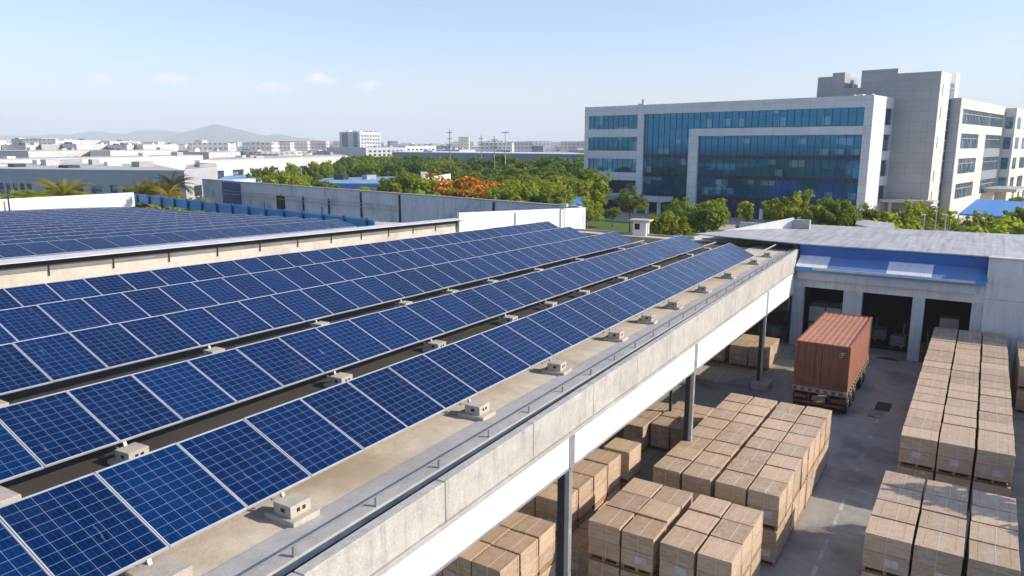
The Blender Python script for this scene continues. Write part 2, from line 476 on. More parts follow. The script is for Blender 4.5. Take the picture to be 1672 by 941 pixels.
# steel posts
for m in (-29.95, -17.3, -0.22, 12.5):
    a = edge(m, 0) - OUT * 0.02
    mb = MB(); t = fas_z(m) + 0.02
    mb.box(a.x - 0.33, a.x - 0.142, a.y - 0.13, a.y + 0.13, 0, t)
    po = part('post', mb, M_DARK, rb, 0.01, world=True)
    mb = MB(); mb.box(a.x - 0.14, a.x + 0.0, a.y - 0.08, a.y + 0.10, 0.0, fas_z(m) - 0.08); mb.box(a.x - 0.005, a.x + 0.045, a.y - 0.10, a.y + 0.12, fas_z(m) - 0.078, band_z(m) - 0.13)  # lower box paints the post's lit side in pale grey
    part('cover_strip', mb, M_GREYSTEEL, po, world=True)  # lower box stands for the post's lit side, not a cover strip
p = edge(-0.2, 0)
mb = MB(); mb.box(p.x - 0.55, p.x + 0.5, p.y - 0.75, p.y + 0.65, 0, 0.49)
single('post_footing', mb, M_BLOCK, 'square concrete footing at the foot of the slim black shed post', 'footing', bevel=0.03)

# ------------------------------------------------------------------ solar panels
E0 = [1.578, 5.802, 10.687, 15.058, 18.824]
ROWN = ['front row', 'second row', 'third row', 'fourth row', 'fifth row']
WC, WS = 1.681, 0.736
PITCHM = 1.42
fm = MB()
fm.box(-0.702, 0.702, -0.914, -0.887, -0.02, 0.022); fm.box(-0.702, 0.702, 0.887, 0.914, -0.02, 0.022)
fm.box(-0.702, -0.684, -0.886, 0.886, -0.02, 0.022); fm.box(0.684, 0.702, -0.886, 0.886, -0.02, 0.022)
FRAME = fm.mesh('frame', M_ALU)
GLASS = MB().box(-0.683, 0.683, -0.886, 0.886, -0.004, 0.014).mesh('glass', M_CELL)
def place(o, c, xa, ya, za):
    o.matrix_world = Matrix(((xa.x, ya.x, za.x, c.x), (xa.y, ya.y, za.y, c.y), (xa.z, ya.z, za.z, c.z), (0, 0, 0, 1)))
fm = MB()
for b_ in ((-0.70, 0.70, -0.917, -0.895), (-0.70, 0.70, 0.885, 0.917), (-0.70, -0.688, -0.894, 0.884), (0.688, 0.70, -0.894, 0.884)): fm.box(*b_, -.015, .018)
M_ALU2 = plain('dull_panel_frame', (.34, .36, .42), .5, .2, .1, 2)
FRAME2 = fm.mesh('frame', M_ALU2)
GLASS2 = MB().box(-0.687, 0.687, -0.894, 0.884, -0.004, 0.012).mesh('glass', M_CELL)
def new_panel(c, up, lab, grp, rear=False):
    o = link('solar_module', None); place(o, c, RV, up, RV.cross(up))
    tag(o, lab, 'solar panel', grp)
    link('frame', FRAME2 if rear else FRAME, o); link('glass', GLASS2 if rear else GLASS, o)
    return o
ENDS = [(3.4, -45.0), (6.9, -42.7), (5.6, -40.0), (7.2, -37.4), (11.0, -35.0)]
BLK = [-44.6, -40.9, -38.4, -32.4, -27.9, -23.0, -19.5, -15.9, -10.8, -5.1, 2.4, 7.3]
for k in range(5):
    me, ms = ENDS[k]
    lo = lambda m, h=0.0, k=k: RF(m, E0[k], 0.3 + h)
    hi = lambda m, h=0.0, k=k: RF(m, E0[k] + WC, 0.3 + WS + h)
    up = (QV * WC + NV * WS).normalized(); nn = RV.cross(up)
    i = 1; m = me - PITCHM / 2
    while m > ms - PITCHM / 2:
        c = (lo(m) + hi(m)) / 2 + nn * (0.004 * nrg.standard_normal())
        u2 = (up + nn * 0.004 * nrg.standard_normal()).normalized()
        new_panel(c, u2, f'blue solar panel, {nth(i)} from the far end of the {ROWN[k]} behind the edge', f'solar panels in the {ROWN[k]}')
        i += 1; m -= PITCHM
    # the rack under the row
    rk = thing('panel_frame_rack', f'long steel rack under the solar panels of the {ROWN[k]}', 'rack', lo((me + ms) / 2, DK - 0.3))
    tail = {0: 12.6, 1: 11.0, 2: 8.2, 3: 9.0, 4: 12.0}[k]
    for nm, f in (('front_rail', 0.06), ('rear_rail', 0.90)):
        a, b = lo(ms) * (1 - f) + hi(ms) * f - nn * 0.06, lo(tail) * (1 - f) + hi(tail) * f - nn * 0.06
        if nm == 'rear_rail': b = lo(me + .3) * (1 - f) + hi(me + .3) * f - nn * 0.06
        part(nm, MB().bar(a, b, 0.06, 0.07, nn), M_ALU, rk, world=True)
    for mblk in BLK:
        if mblk > tail or mblk < ms: continue
        a = lo(mblk, -0.05) + QV * 0.1
        top = RF(mblk, E0[k] + 0.06, DK + 0.32)
        part('front_leg', MB().bar(top - NV * 0.01, a, 0.05, 0.06, RV), M_GREYSTEEL, rk, world=True)
        if mblk < me:
            part('rear_leg', MB().bar(RF(mblk, E0[k] + 1.55, DK), RF(mblk, E0[k] + 1.55, 0.3 + 0.56), 0.05, 0.05, RV), M_GREYSTEEL, rk, world=True)
            part('brace', MB().bar(RF(mblk, E0[k] + 0.3, DK + 0.2), RF(mblk, E0[k] + 1.5, 0.3 + 0.5), 0.04, 0.04, RV), M_GREYSTEEL, rk, world=True)
        # ballast block under the leg
        bl = thing('ballast_block', f'stepped concrete block under the {ROWN[k]} of panels, {nth([x for x in BLK if ms <= x <= tail][::-1].index(mblk) + 1)} from the far end', 'block', RF(mblk, E0[k] - 0.13, DK), group='concrete blocks carrying the panel racks')
        bl.scale = (1, 1, .90)
        bl.rotation_euler = (0, 0, -AZ + R(180) + R(nrg.uniform(-4, 4)))
        if mblk in (-44.6, -40.9):
            part('body', MB().box(-0.36, 0.30, -0.30, 0.30, -0.05, 0.36), M_BLOCK, bl, 0.015)
        else:
            part('base', MB().box(-0.38, 0.34, -0.29, 0.29, -0.05, 0.13), M_BLOCK, bl, 0.012)
            tb = MB()
            tb.box(-0.24, 0.18, -0.22, 0.22, 0.128, 0.20); tb.box(-0.24, 0.18, -0.22, 0.22, 0.301, 0.365)
            for (x0, x1, y0, y1) in ((-0.24, -0.17, -0.22, 0.22), (0.11, 0.18, -0.22, 0.22), (-0.17, 0.11, -0.05, 0.05), (-0.17, 0.11, -0.22, -0.16), (-0.17, 0.11, 0.16, 0.22)):
                tb.box(x0, x1, y0, y1, 0.201, 0.30)
            for sx in (-1, 1):
                pass
            part('top_block', tb, M_BLOCK, bl, 0.006)
            hb = MB()
            for hbx in ((-0.243, -0.20, -.10, -.03, .215, .29), (-0.243, -0.20, .02, .09, .215, .29), (-.1, 0, .19, .223, .215, .29), (-.1, 0, -.223, -.19, .215, .29)):
                part('core_hole', MB().box(*hbx), M_BLACKGAP, bl)
            pass

# ------------------------------------------------------------------ second roof behind
sb = thing('rear_hall', 'flat roofed hall behind the panel rows, its roof packed with more panel rows', 'hall', (-55, 22, 0))
mb = MB(); mb.poly8([RF(-60, 68.5, -1.0), RF(-60, 27.3, 0.3), RF(4.5, 27.3, 0.3), RF(4.5, 68.5, -1.0), RF(-60, 68.5, -.53), RF(-60, 27.3, .74), RF(4.5, 27.3, .74), RF(4.5, 68.5, -.53)])
part('roof_deck', mb, M_DECK, sb, world=True)
mb = MB(); a, b, c, d = RF(-60, 27.3, 0), RF(4.5, 27.3, 0), RF(4.5, 68.3, 0), RF(-60, 68.3, 0)
mb.prism([(a.x, a.y), (b.x, b.y), (c.x, c.y), (d.x, d.y)], 0, [a.z + .2, b.z + .2, c.z - 1.1, d.z - 1.1])
part('wall', mb, M_WALLGREY, sb, world=True)
mb = MB(); slab(mb, -60, 7.2, 27.0, 27.28, DK - 0.02, 0.5)
part('kerb_wall', mb, M_BAND2, sb, 0.01, world=True)
mb = MB(); slab(mb, -60, 7.2, 26.97, 27.28, 0.503, 0.757)  # grey strip painted in for the cover's shadow on the wall
part('wall_shade_strip', mb, plain('painted_shade_grey', (.15, .155, .165), .6, 0, .25, .6), sb, world=True)
mb = MB(); slab(mb, -60, 7.2, 26.55, 26.98, DK + 0.002, DK + 0.07)
part('kerb_foot', mb, M_KERB, sb, 0.01, world=True)
# raised sheet metal cover strip in front of the rear rows, over a dark gap
mb = MB(); mb.poly8([RF(-60, 27.0, 1.14), RF(-60, 26.4, 1.03), RF(7.4, 26.4, 1.03), RF(7.4, 27.0, 1.14), RF(-60, 27.0, 1.18), RF(-60, 26.4, 1.07), RF(7.4, 26.4, 1.07), RF(7.4, 27.0, 1.18)])
part('cover_strip', mb, M_COPING, sb, 0.01, world=True)
mb = MB(); slab(mb, -60, 7.2, 26.95, 27.5, 0.76, 1.06)  # black slab painted in for the shaded gap under the cover
part('gap_shade', mb, M_BLACKGAP, sb, world=True)
for m in np.arange(-34, 7, 3.1):
    part('bracket', MB().bar(RF(m, 26.94, DK + .4), RF(m, 26.94, .9), 0.04, 0.05, RV), M_DARK, sb, world=True)
for m in ():
    part('bracket', MB().bar(RF(m + 1, 26.4, .9), RF(m + 1.9, 26.4, .88), 0.1, 0.06, NV), M_BAND2, sb, world=True)
# white parapet on the far side
mb = MB(); a = Vector((-77.2, 12, 0)); b = Vector((-77.9, 45.4, 0))
mb.prism([(a.x, a.y), (b.x, b.y), (b.x - .35, b.y), (a.x - .35, a.y)], 8.5, [10.15, 10.0, 10.0, 10.15])
part('parapet', mb, M_WHITE, sb, 0.01, world=True)
mb = MB(); mb.bar((-77.2, 32.8, 8.8), (-77.2, 32.8, 10.1), 0.12, 0.12)
part('downpipe', mb, M_DARK, sb, world=True)

R2E = 28.6
def R2H(lat): return 1.0 - (lat - 28.6) * 0.031
up2 = (QV * 1.76 + NV * 0.40).normalized(); n2 = RV.cross(up2)
stuff_f, stuff_g = MB(), MB()
cnt = 0
for k in range(16):
    lat = R2E + 2.47 * k
    mend = -4.2 + (lat - 31) * 0.19
    mstart = -30 + (lat - 30) * 0.5
    m = mend - 0.7; i = 1
    while m > mstart:
        c = RF(m, lat + 0.88, R2H(lat) + 0.21)
        if k < 8:
            new_panel(c, up2, f'small far solar panel, {nth(i)} from the blue fence, {nth(k + 1)} rear roof row', f'solar panels in the {nth(k + 1)} row of the rear roof', True)
            cnt += 1
        else:
            for tgt, bx in ((stuff_f, ((-.70, .70, -.917, -.895), (-.70, .70, .885, .917), (-.70, -.688, -.894, .884), (.688, .70, -.894, .884))), (stuff_g, ((-.687, .687, -.894, .884),))):
                z1 = 0.022 if tgt is stuff_f else 0.014
                for (x0, x1, y0, y1) in bx:
                    P = [c + RV * x + up2 * y + n2 * z for z in (-.01, z1) for x, y in ((x0, y0), (x1, y0), (x1, y1), (x0, y1))]
                    tgt.poly8(P)
        m -= PITCHM; i += 1
    rk = thing('panel_frame_rack', f'low steel rack under the {nth(k + 1)} panel row of the rear roof', 'rack', RF((mend + mstart) / 2, lat, R2H(lat) - .3))
    part('front_rail', MB().bar(RF(mstart, lat + .1, R2H(lat) - .04), RF(mend, lat + .1, R2H(lat) - .04), .06, .07), M_ALU, rk, world=True)
    part('rear_rail', MB().bar(RF(mstart, lat + 1.6, R2H(lat) + .32), RF(mend, lat + 1.6, R2H(lat) + .32), .06, .07), M_ALU, rk, world=True)
    for mm in np.arange(mend - .5, mstart, -4.3):
        part('leg', MB().bar(RF(mm, lat + 1.6, R2H(lat) - .27), RF(mm, lat + 1.6, R2H(lat) + .3), .06, .06, RV), M_GREYSTEEL, rk, world=True)
so = tag(link('rear_solar_field', None), 'far solar panel rows filling the rear half of the rear roof', 'solar panels', kind='stuff')
so.location = RF(-5, 58, .8)
def m_cell_field():
    g = NT('far_solar_cells'); p = g.pos()
    f = g.noise(p, 1.3, 5)
    g.set(g.mix(f, (0.001, 0.013, 0.055), (0.003, 0.030, 0.11)), 0.18, 0, 0.13)
    return g.m
part('frame', stuff_f, M_ALU2, so, world=True)['kind'] = 'stuff'
part('glass', stuff_g, m_cell_field(), so, world=True)['kind'] = 'stuff'

# blue boarded fence at the end of the rear roof
bf = thing('blue_fence', 'low bright blue boarded fence with dark posts along the end of the rear roof', 'fence', (-60, 43, 8.6))
FA, FB = Vector((-77.6, 45.3, 8.95)), Vector((-38.6, 41.0, 8.62))
mb = MB(); mb.bar(FA + Vector((0, 0, .42)), FB + Vector((0, 0, .42)), 0.08, 0.84)
part('board', mb, M_BLUE, bf, world=True)
mb = MB(); mb.bar(FA + Vector((0, -.1, .92)), FB + Vector((0, -.1, .92)), 0.06, 0.06)
part('top_rail', mb, M_SKYBLUE, bf, world=True)
for t in np.linspace(0.02, 0.98, 15):
    q = FA.lerp(FB, t) + Vector((0, -.12, 0))
    part('post', MB().bar(q, q + Vector((0, 0, 1.0 + (.5 if int(t * 100) % 3 == 0 else 0))), 0.16, 0.12), M_BLUEDK, bf, world=True)

# white lit end wall and long grey wall
W0, W1 = Vector((-37.75, 50.5, 0)), Vector((-33.1, 64.36, 0))
dW = (W1 - W0).normalized(); nW = Vector((-dW.y, dW.x, 0))
mb = MB(); mb.prism([(W0.x, W0.y), (W1.x, W1.y), ((W1 + nW * .35).x, (W1 + nW * .35).y), ((W0 + nW * .35).x, (W0 + nW * .35).y)], 0, [9.35, 9.02, 9.02, 9.35])
ww = thing('white_end_wall', 'bright white wall closing the far corner of the panel roof', 'wall', (W0.x, W0.y, 0))
part('wall', mb, M_WHITEWALL, ww, 0.01, world=True)
for t in (.42, .8):
    q = W0.lerp(W1, t) - nW * 0.06
    part('downpipe', MB().bar((q.x, q.y, 6), (q.x, q.y, 9.05), .07, .07), M_GREYSTEEL, ww, world=True)
gw = thing('grey_wall', 'long grey concrete wall with a dark blue panel behind the rear roof', 'wall', (-60, 70, 0))
G0, G1 = Vector((-33.25, 64.75, 0)), Vector((-119.5, 82.6, 0))
dG = (G1 - G0).normalized(); nG = Vector((dG.y, -dG.x, 0)); nG = nG if nG.y < 0 else -nG    # towards the rear roof
L = (G1 - G0).length
mb = MB()
def gseg(mb, t0, t1, d0, d1, z0, z1):
    a, b = G0 + dG * t0, G0 + dG * t1
    P = [a + nG * d0, b + nG * d0, b + nG * d1, a + nG * d1]
    mb.poly8([(p.x, p.y, z0) for p in P] + [(p.x, p.y, z1) for p in P])
seams = [0, 12.5, 21, 29.5, 38, 46, 53, 59.5, 66, 72.5, 79, L]
for a, b in zip(seams[:-1], seams[1:]): gseg(mb, a + .03, b - .03, -.5, 0, 0, 9.0)
part('wall', mb, M_WALLGREY, gw, world=True)
mb = MB(); gseg(mb, 0.5, L + .1, -.58, .08, 9.003, 9.12)
part('coping', mb, M_KERB, gw, world=True)
mb = MB(); gseg(mb, 73, 80, 0.003, .06, 5.0, 8.86)
part('blue_panel', mb, M_BLUEDK, gw, world=True)
for t in (12.5, 29.5, 38, 46, 53, 59.5):
    mb = MB(); gseg(mb, t - .1, t + .1, .01, .2, 3, 8.9 if t < 40 else 7.6)
    part('downpipe', mb, M_DARK, gw, world=True)
for z in (7.4, 6.9):
    mb = MB(); gseg(mb, 30, 80, .25, .32, z, z + .08)
    part('wall_rail', mb, M_GREYSTEEL, gw, world=True)
mb = MB(); gseg(mb, 58.5, 61, .004, .12, 5, 7.4)
part('doorway', mb, M_BLACKGAP, gw, world=True)
# pole with a lamp head and small roof fittings
q = W0.lerp(W1, .86)
lp = thing('rooftop_mast', 'thin mast with a small box on top, beside the bright white end wall', 'mast', (q.x, q.y - .4, 6.9))
part('pole', MB().tube([(0, 0, 0), (0, 0, 3.1)], .035, 6), M_GREYSTEEL, lp)
part('arm', MB().tube([(0, 0, 3.1), (.25, 0, 3.6)], .03, 6), M_GREYSTEEL, lp)
part('box', MB().box(-.55, .25, -.2, .2, 2.35, 2.65), M_BAND2, lp, .02)
for (u, v, lab, mt, w, h) in ((866, 366, 'small blue roof vent by the bright white end wall', M_SKYBLUE, .7, .55), (896, 364, 'small pale roof vent by the bright white end wall', M_BAND2, .5, .75)):
    pp = RF(11.5 if mt is M_SKYBLUE else 13.5, 22.9 if mt is M_SKYBLUE else 21.8, DK)
    vt = thing('roof_vent', lab, 'vent', pp)
    part('body', MB().box(-w / 2, w / 2, -w / 2, w / 2, 0, h), mt, vt, .02)
    part('cap', MB().box(-w * .8, w * .8, -w * .7, w * .7, h + .002, h + .1), M_WHITE, vt, .02)
# roof hatch hut
pp = RF(17.2, 14.1, DK)
hu = thing('roof_hut', 'little white roof hut with a flat overhanging cap at the end of the panel roof', 'hut', pp, R(8))
part('body', MB().box(-.62, .62, -.55, .55, -.3, 1.28), M_WHITEWALL, hu, .02)
part('cap', MB().box(-.95, .95, -.82, .82, 1.283, 1.42), M_BAND2, hu, .02)
part('window', MB().box(-.42, .02, -.575, -.552, .55, 1.08), M_DARK, hu)
for x in (.25, .5): part('vent_slot', MB().box(.622, .64, -.3 + (x - .25) * 1.3, -.12 + (x - .25) * 1.3, .1, 1.15), M_GREYSTEEL, hu)

# ------------------------------------------------------------------ ground
def m_ground():
    g = NT('open_ground'); p = g.pos()
    f = g.noise(p, 0.012, 6, 0.6); h = g.noise(p, 0.25, 5)
    col = g.mix(g.rng(f, 0.42, 0.58), (0.075, 0.095, 0.03), (0.16, 0.15, 0.115))
    k = g.rng(h, 0.3, 0.7, 0.7, 1.3)
    g.set(g.mix(1.0, col, g.comb(k, k, k), 'MULTIPLY'), 0.95)
    return g.m
def m_lawn():
    g = NT('lawn_grass'); p = g.pos()
    f = g.noise(p, 0.4, 6, 0.7)
    g.set(g.mix(f, (0.05, 0.10, 0.012), (0.11, 0.16, 0.02)), 0.9)
    return g.m
def sheet(name, pts, z, mat):
    return struct(name, MB().quad(*[(x, y, z) for x, y in pts]), mat)
sheet('ground', [(-15000, -9000), (15000, -9000), (15000, 15000), (-15000, 15000)], -0.012, m_ground())
sheet('yard', [(-38, -30), (40, -30), (40, 78), (-38, 78)], -0.004, M_YARD)
sheet('paving', [(-37, 45.3), (-13.3, 45.3), (-11.2, 49.0), (-10.9, 57), (-37, 57)], 0.004, M_PAVE)
sheet('compound_road', [(-110, 92), (30, 78.5), (32, 88), (-108, 101)], 0.0, m_concrete('road_asphalt', (0.15, 0.14, 0.13), (0.1, 0.09, 0.085), .5))
sheet('lawn', [(-110, 102), (40, 88.5), (60, 150), (-90, 153)], 0.002, m_lawn())
sheet('forecourt', [(-90, 141), (60, 116), (80, 260), (-60, 290)], 0.008, M_PAVE)
M_PAINT = m_concrete('worn_road_paint', (0.42, 0.42, 0.41), (0.14, 0.14, 0.135), 0.95, None, 0.8, 0.5)
y = 16.0
mk = [(20.5, 26.4), (26.9, 29.1), (29.6, 31.0), (31.4, 33.0), (33.6, 34.6), (35.4, 36.2), (37.6, 38.4), (40.5, 41.1), (43.2, 43.8), (46.2, 46.8)]
for (a, b) in mk:
    sheet('road_marking', [(-3.87, a), (-3.73, a), (-3.73, b), (-3.87, b)], 0.003, M_PAINT)
sheet('road_marking', [(-4.9, 34.3), (-1.6, 33.2), (-1.6, 33.28), (-4.9, 34.38)], 0.003, M_PAINT)

dc = thing('drain_plate', 'rusty dark steel cover plates lying on the yard beside the trailer', 'cover plate', (-3.8, 45.4, 0))
part('plate', MB().box(-.38, .40, .0, 1.5, 0.002, 0.03), plain('rusty_plate', (0.05, 0.035, 0.03), .8, .2, .5, 3), dc, .004)
part('plate', MB().box(-.55, .22, -1.45, -.06, 0.002, 0.025), plain('dull_plate', (0.20, 0.19, 0.18), .6, .2, .6, 1.6), dc, .004, label='paler half rusted plate')
cs = MB().poly8([(-19, 45.6, 0), (-13.5, 45.25, 0), (-13.5, 47.6, 0), (-19, 47.9, 0), (-19, 45.6, .28), (-13.5, 45.25, .28), (-13.5, 47.6, .28), (-19, 47.9, .28)])
single('concrete_plinth', cs, M_BLOCK, 'low concrete plinth on the sunlit paving under the shed', 'plinth', bevel=.02)
tp = thing('thin_post', 'thin grey post standing between the low crates under the shed', 'post', (-12.75, 35.2, 0))
part('pole', MB().box(-.06, .06, -.06, .06, 0, 5.0), M_DARK, tp)

# ------------------------------------------------------------------ crate loads
def make_load(kind, wx, wy, pale=False):
    """a pallet with two crates strapped on it: 1.4 m high"""
    o = thing('crate_load', 'x', 'crate pallet')
    hx, hy = wx / 2, wy / 2
    pm = MB()
    for x in (-hx + .05, 0, hx - .05): pm.box(x - .05, x + .05, -hy + .03, hy - .03, 0.024, 0.148)
    pm.box(-hx + .01, hx - .01, -hy + .02, hy - .02, 0.150, 0.172)
    for yy in (-hy + .09, 0, hy - .09): pm.box(-hx + .01, hx - .01, yy - .06, yy + .06, 0.0, 0.022)
    part('pallet', pm, M_PALLET, o)
    wood = M_CRATEPALE if pale else M_CRATE
    r2 = random.Random(kind)
    for z0, z1 in ((.175, .772), (.778, 1.372)):
        dx, dy = r2.uniform(-.008, .008), r2.uniform(-.008, .008)
        c = MB().box(-hx + .012 + dx, hx - .012 + dx, -hy + .012 + dy, hy - .012 + dy, z0, z1 - .026)
        for sx in (-1, 1):            # corner battens
            for sy in (-1, 1):
                x, yv = sx * (hx - .05) + dx, sy * (hy - .05) + dy
                c.box(x - .05, x + .05, yv - .045, yv + .045, z0 + .005, z1 - .03)
        cr = part('crate', c, wood, o, .006)
        part('lid', MB().box(-hx + dx, hx + dx, -hy + dy, hy + dy, z1 - .0255, z1), wood, cr, .006)
    sm = MB()
    xs = r2.uniform(-.05, .1)
    sm.box(xs, xs + .025, -hy - .004, hy + .004, 1.3725, 1.377)
    for s in (-1, 1): sm.box(xs, xs + .025, s * (hy + .004) - .002, s * (hy + .004) + .002, .14, 1.3725)
    part('strap', sm, M_STRAP, o)
    if kind % 3 != 2:
        w = r2.uniform(.32, .5)
        x = r2.uniform(-.2, .0); z = r2.choice((.35, .45, .95))
        part('paper_label', MB().box(x, x + w, -hy - .012, -hy - .002, z, z + .27), M_LABEL, o)
    return o
LOADS = {}
def load_at(x0, x1, y0, y1, z, label, group, pale=False, hscale=1.0):
    v = rng.randrange(5)
    key = (v, round(x1 - x0, 1), round(y1 - y0, 1), pale)
    wx, wy = key[1], key[2]
    o = LOADS.get(key)
    if o is None:
        o = make_load(v, wx, wy, pale); LOADS[key] = o
    else:
        o = copy_tree(o, label)
    o['label'] = label; o['group'] = group
    o.location = ((x0 + x1) / 2 + rng.uniform(-.012, .012), (y0 + y1) / 2 + rng.uniform(-.015, .015), z)
    o.scale = ((x1 - x0) / wx * .985, (y1 - y0 - rng.uniform(.05, .085)) / wy, hscale * rng.uniform(.975, 1.0))
    o.rotation_euler = (0, 0, R(rng.uniform(-1.1, 1.1)))
    return o
def block(cols, y0, pitch, n, where, group, skip=lambda c, r: False, tiers=2, pale=False, h=1.4):
    C = len(cols)
    for ci, (a, b) in enumerate(cols):
        cn = 'only' if C == 1 else (nth(ci + 1) if C > 1 else '')
        for r_ in range(n):
            if skip(ci, r_): continue
            y1 = y0 + pitch * (r_ + 1) - .01
            for t in range(tiers):
                if t < tiers - 1 and 0 < ci < C - 1 and 0 < r_: continue     # buried inside the block
                tn = ('upper' if t == tiers - 1 else 'lower') if tiers == 2 else 'single'
                lab = f'{tn} crate pallet, {nth(r_ + 1)} row from front, {nth(ci + 1)} column, {where}' if C > 1 else f'{tn} crate pallet, {nth(r_ + 1)} from the front in {where}'
                load_at(a, b, y0 + pitch * r_, y1, h * t, lab, group, pale, h / 1.4 if tiers == 1 else 1)
block([(-9.81, -8.72), (-8.66, -7.55), (-7.38, -6.24), (-6.19, -5.06)], 25.47, 1.295, 8, 'long block behind trailer', 'crate pallets in the long block')
block([(-10.04, -8.90), (-8.86, -7.76)], 20.36, 1.29, 3, 'small block by black post', 'crate pallets in the small block by the post')
block([(-7.52, -6.40), (-6.34, -5.27)], 20.34, 1.29, 3, 'small block by painted lane', 'crate pallets in the small block by the lane')
block([(-2.17, -.82), (-.76, .57)], 24.5, 1.375, 4, 'short block across the lane', 'crate pallets across the lane')
block([(.68, 2.0)], 24.5, 1.36, 4, 'the detached file across the lane', 'crate pallets in the detached file')
block([(-2.05, -.66), (-.60, .69), (.77, 2.08)], 34.17, 1.353, 17, 'longest block across the lane', 'crate pallets in the longest block')
block([(-14.10, -13.02), (-12.97, -11.90), (-11.87, -10.83)], 16.22, 1.14, 3, 'shaded block under white fascia', 'crate pallets under the fascia')
block([(-13.62, -12.50), (-12.46, -11.34)], 20.95, 1.235, 4, 'tall file beside white fascia', 'crate pallets between fascia and small block')
load_at(-12.28, -11.1, 26.1, 27.38, 0, 'lower crate pallet alone behind the file under the fascia', 'crate pallets between fascia and small block')
load_at(-12.28, -11.1, 26.1, 27.38, 1.4, 'upper crate pallet alone behind the file under the fascia', 'crate pallets between fascia and small block')
block([(-11.28, -10.22)], 20.8, 1.25, 3, 'the low file in shed shade', 'low crate pallets in the shade', tiers=1)
block([(-14.10, -13.05)], 32.3, 1.3, 3, 'the low group by the thin post', 'low crate pallets by the thin post', tiers=1)
block([(-12.95, -11.98), (-11.93, -10.95)], 33.1, 1.3, 3, 'low pair group by thin post', 'low crate pallets by the second post', tiers=1)
block([(-13.88, -12.64), (-12.58, -11.32)], 49.5, 1.85, 2, 'low block beyond the footing', 'crate pallets beyond the footing', tiers=1, h=1.53)
load_at(-15.3, -14.25, 49.7, 51.0, 0, 'crate pallet with ragged planks beside the pair block under the shed', 'crate pallets beyond the footing')
block([(-10.7, -9.55), (-9.5, -8.4)], 59.6, 1.3, 2, 'pale pile inside the bay', 'pale wrapped pallets in the bay', pale=True)
block([(-1.9, -.7)], 60.4, 1.3, 1, 'the pale pair inside the end bay', 'pale pallets in the end bay', pale=True)
block([(2.6, 3.7), (3.8, 4.9)], 49.2, 1.3, 5, 'dark pile along profiled wall', 'crate pallets along the profiled wall')

# ------------------------------------------------------------------ container on its trailer
CX0, CX1, CY0, CY1, CZ0, CZ1 = -8.30, -5.40, 43.05, 51.75, 1.47, 4.07
ct = thing('shipping_container', 'rust red corrugated shipping container loaded on a trailer', 'container', ((CX0 + CX1) / 2, CY0, CZ0))
W, Ln, H = CX1 - CX0, CY1 - CY0, CZ1 - CZ0
def corr(n, p0, d, nrm, up, hgt, depth=.045):
    """trapezoid profiled sheet: n ribs from p0 along d"""
    mb = MB(); p0, d, nrm, up = Vector(p0), Vector(d), Vector(nrm), Vector(up)
    prof = []
    for i in range(n):
        prof += [(i / n, 0), ((i + .28) / n, 0), ((i + .42) / n, -depth), ((i + .86) / n, -depth)]
    prof.append((1.0, 0))
    b = []
    for t, o in prof:
        q = p0 + d * t + nrm * o
        mb.v += [tuple(q), tuple(q + up * hgt)]
    for i in range(len(prof) - 1): mb.f.append((2 * i, 2 * i + 2, 2 * i + 3, 2 * i + 1))
    return mb
body = corr(26, (W / 2 - .03, .1, .16), (0, Ln - .2, 0), (1, 0, 0), (0, 0, 1), H - .28)
for mb2 in (corr(26, (-W / 2 + .03, .1, .16), (0, Ln - .2, 0), (-1, 0, 0), (0, 0, 1), H - .28), corr(8, (-W / 2 + .1, Ln - .03, .16), (W - .2, 0, 0), (0, 1, 0), (0, 0, 1), H - .28)):
    b0 = len(body.v); body.v += mb2.v; body.f += [tuple(i + b0 for i in f) for f in mb2.f]
part('side_wall', body, M_CONT, ct)
part('top_sheet', corr(9, (-W / 2 + .06, .08, H - .03), (W - .12, 0, 0), (0, 0, 1), (0, 1, 0), Ln - .16, .022), M_CONT, ct)
fr = MB()
for x in (-W / 2 + .07, W / 2 - .07):
    for yv in (.07, Ln - .07): fr.box(x - .07, x + .07, yv - .07, yv + .07, .0, H - .001)
    fr.box(x - .06, x + .06, .141, Ln - .141, .0, .16); fr.box(x - .06, x + .06, .141, Ln - .141, H - .11, H - .002)
for yv in (.06, Ln - .06):
    fr.box(-W / 2 + .141, W / 2 - .141, yv - .05, yv + .05, .0, .14); fr.box(-W / 2 + .141, W / 2 - .141, yv - .05, yv + .05, H - .13, H - .004)
fr.box(-W / 2 + .14, W / 2 - .14, .12, Ln - .12, .02, .1)
part('corner_frame', fr, M_CONTDOOR, ct, .008)
for s in (-1, 1):
    x0, x1 = (-W / 2 + .15, -.012) if s < 0 else (.012, W / 2 - .15)
    d = corr(5, (x0, .05, .15), (x1 - x0, 0, 0), (0, -1, 0), (0, 0, 1), H - .29, .035)
    dr = part('door', d, M_CONTDOOR, ct)
    for f in (.28, .72):
        x = x0 + (x1 - x0) * f
        part('lock_rod', MB().tube([(x, .0, .06), (x, .0, H - .06)], .022, 6), M_CONTDOOR, dr)
        part('door_handle', MB().box(x - .02, x + .38 * -s * (1 if f == .28 else -1) * .6 + .02, -.03, -.008, .95 + f * .1, 1.0 + f * .1), M_CONTDOOR, dr)
    lab = MB()
    if s > 0:
        for i, z in enumerate((H - .42, H - .52, H - .66)): lab.box(x1 - .42, x1 - .12 - .06 * i, .0, .012, z, z + .05)
        part('code_plate', lab, M_LABEL, dr)
for x in (-W / 2 + .08, W / 2 - .08):
    for yv in (.08, Ln - .08):
        for z in (0.06, H - .055):
            part('corner_casting', MB().box(x - .088, x + .088, yv - .088, yv + .088, z - .062, z + .06), M_CONTDOOR, ct, .01)

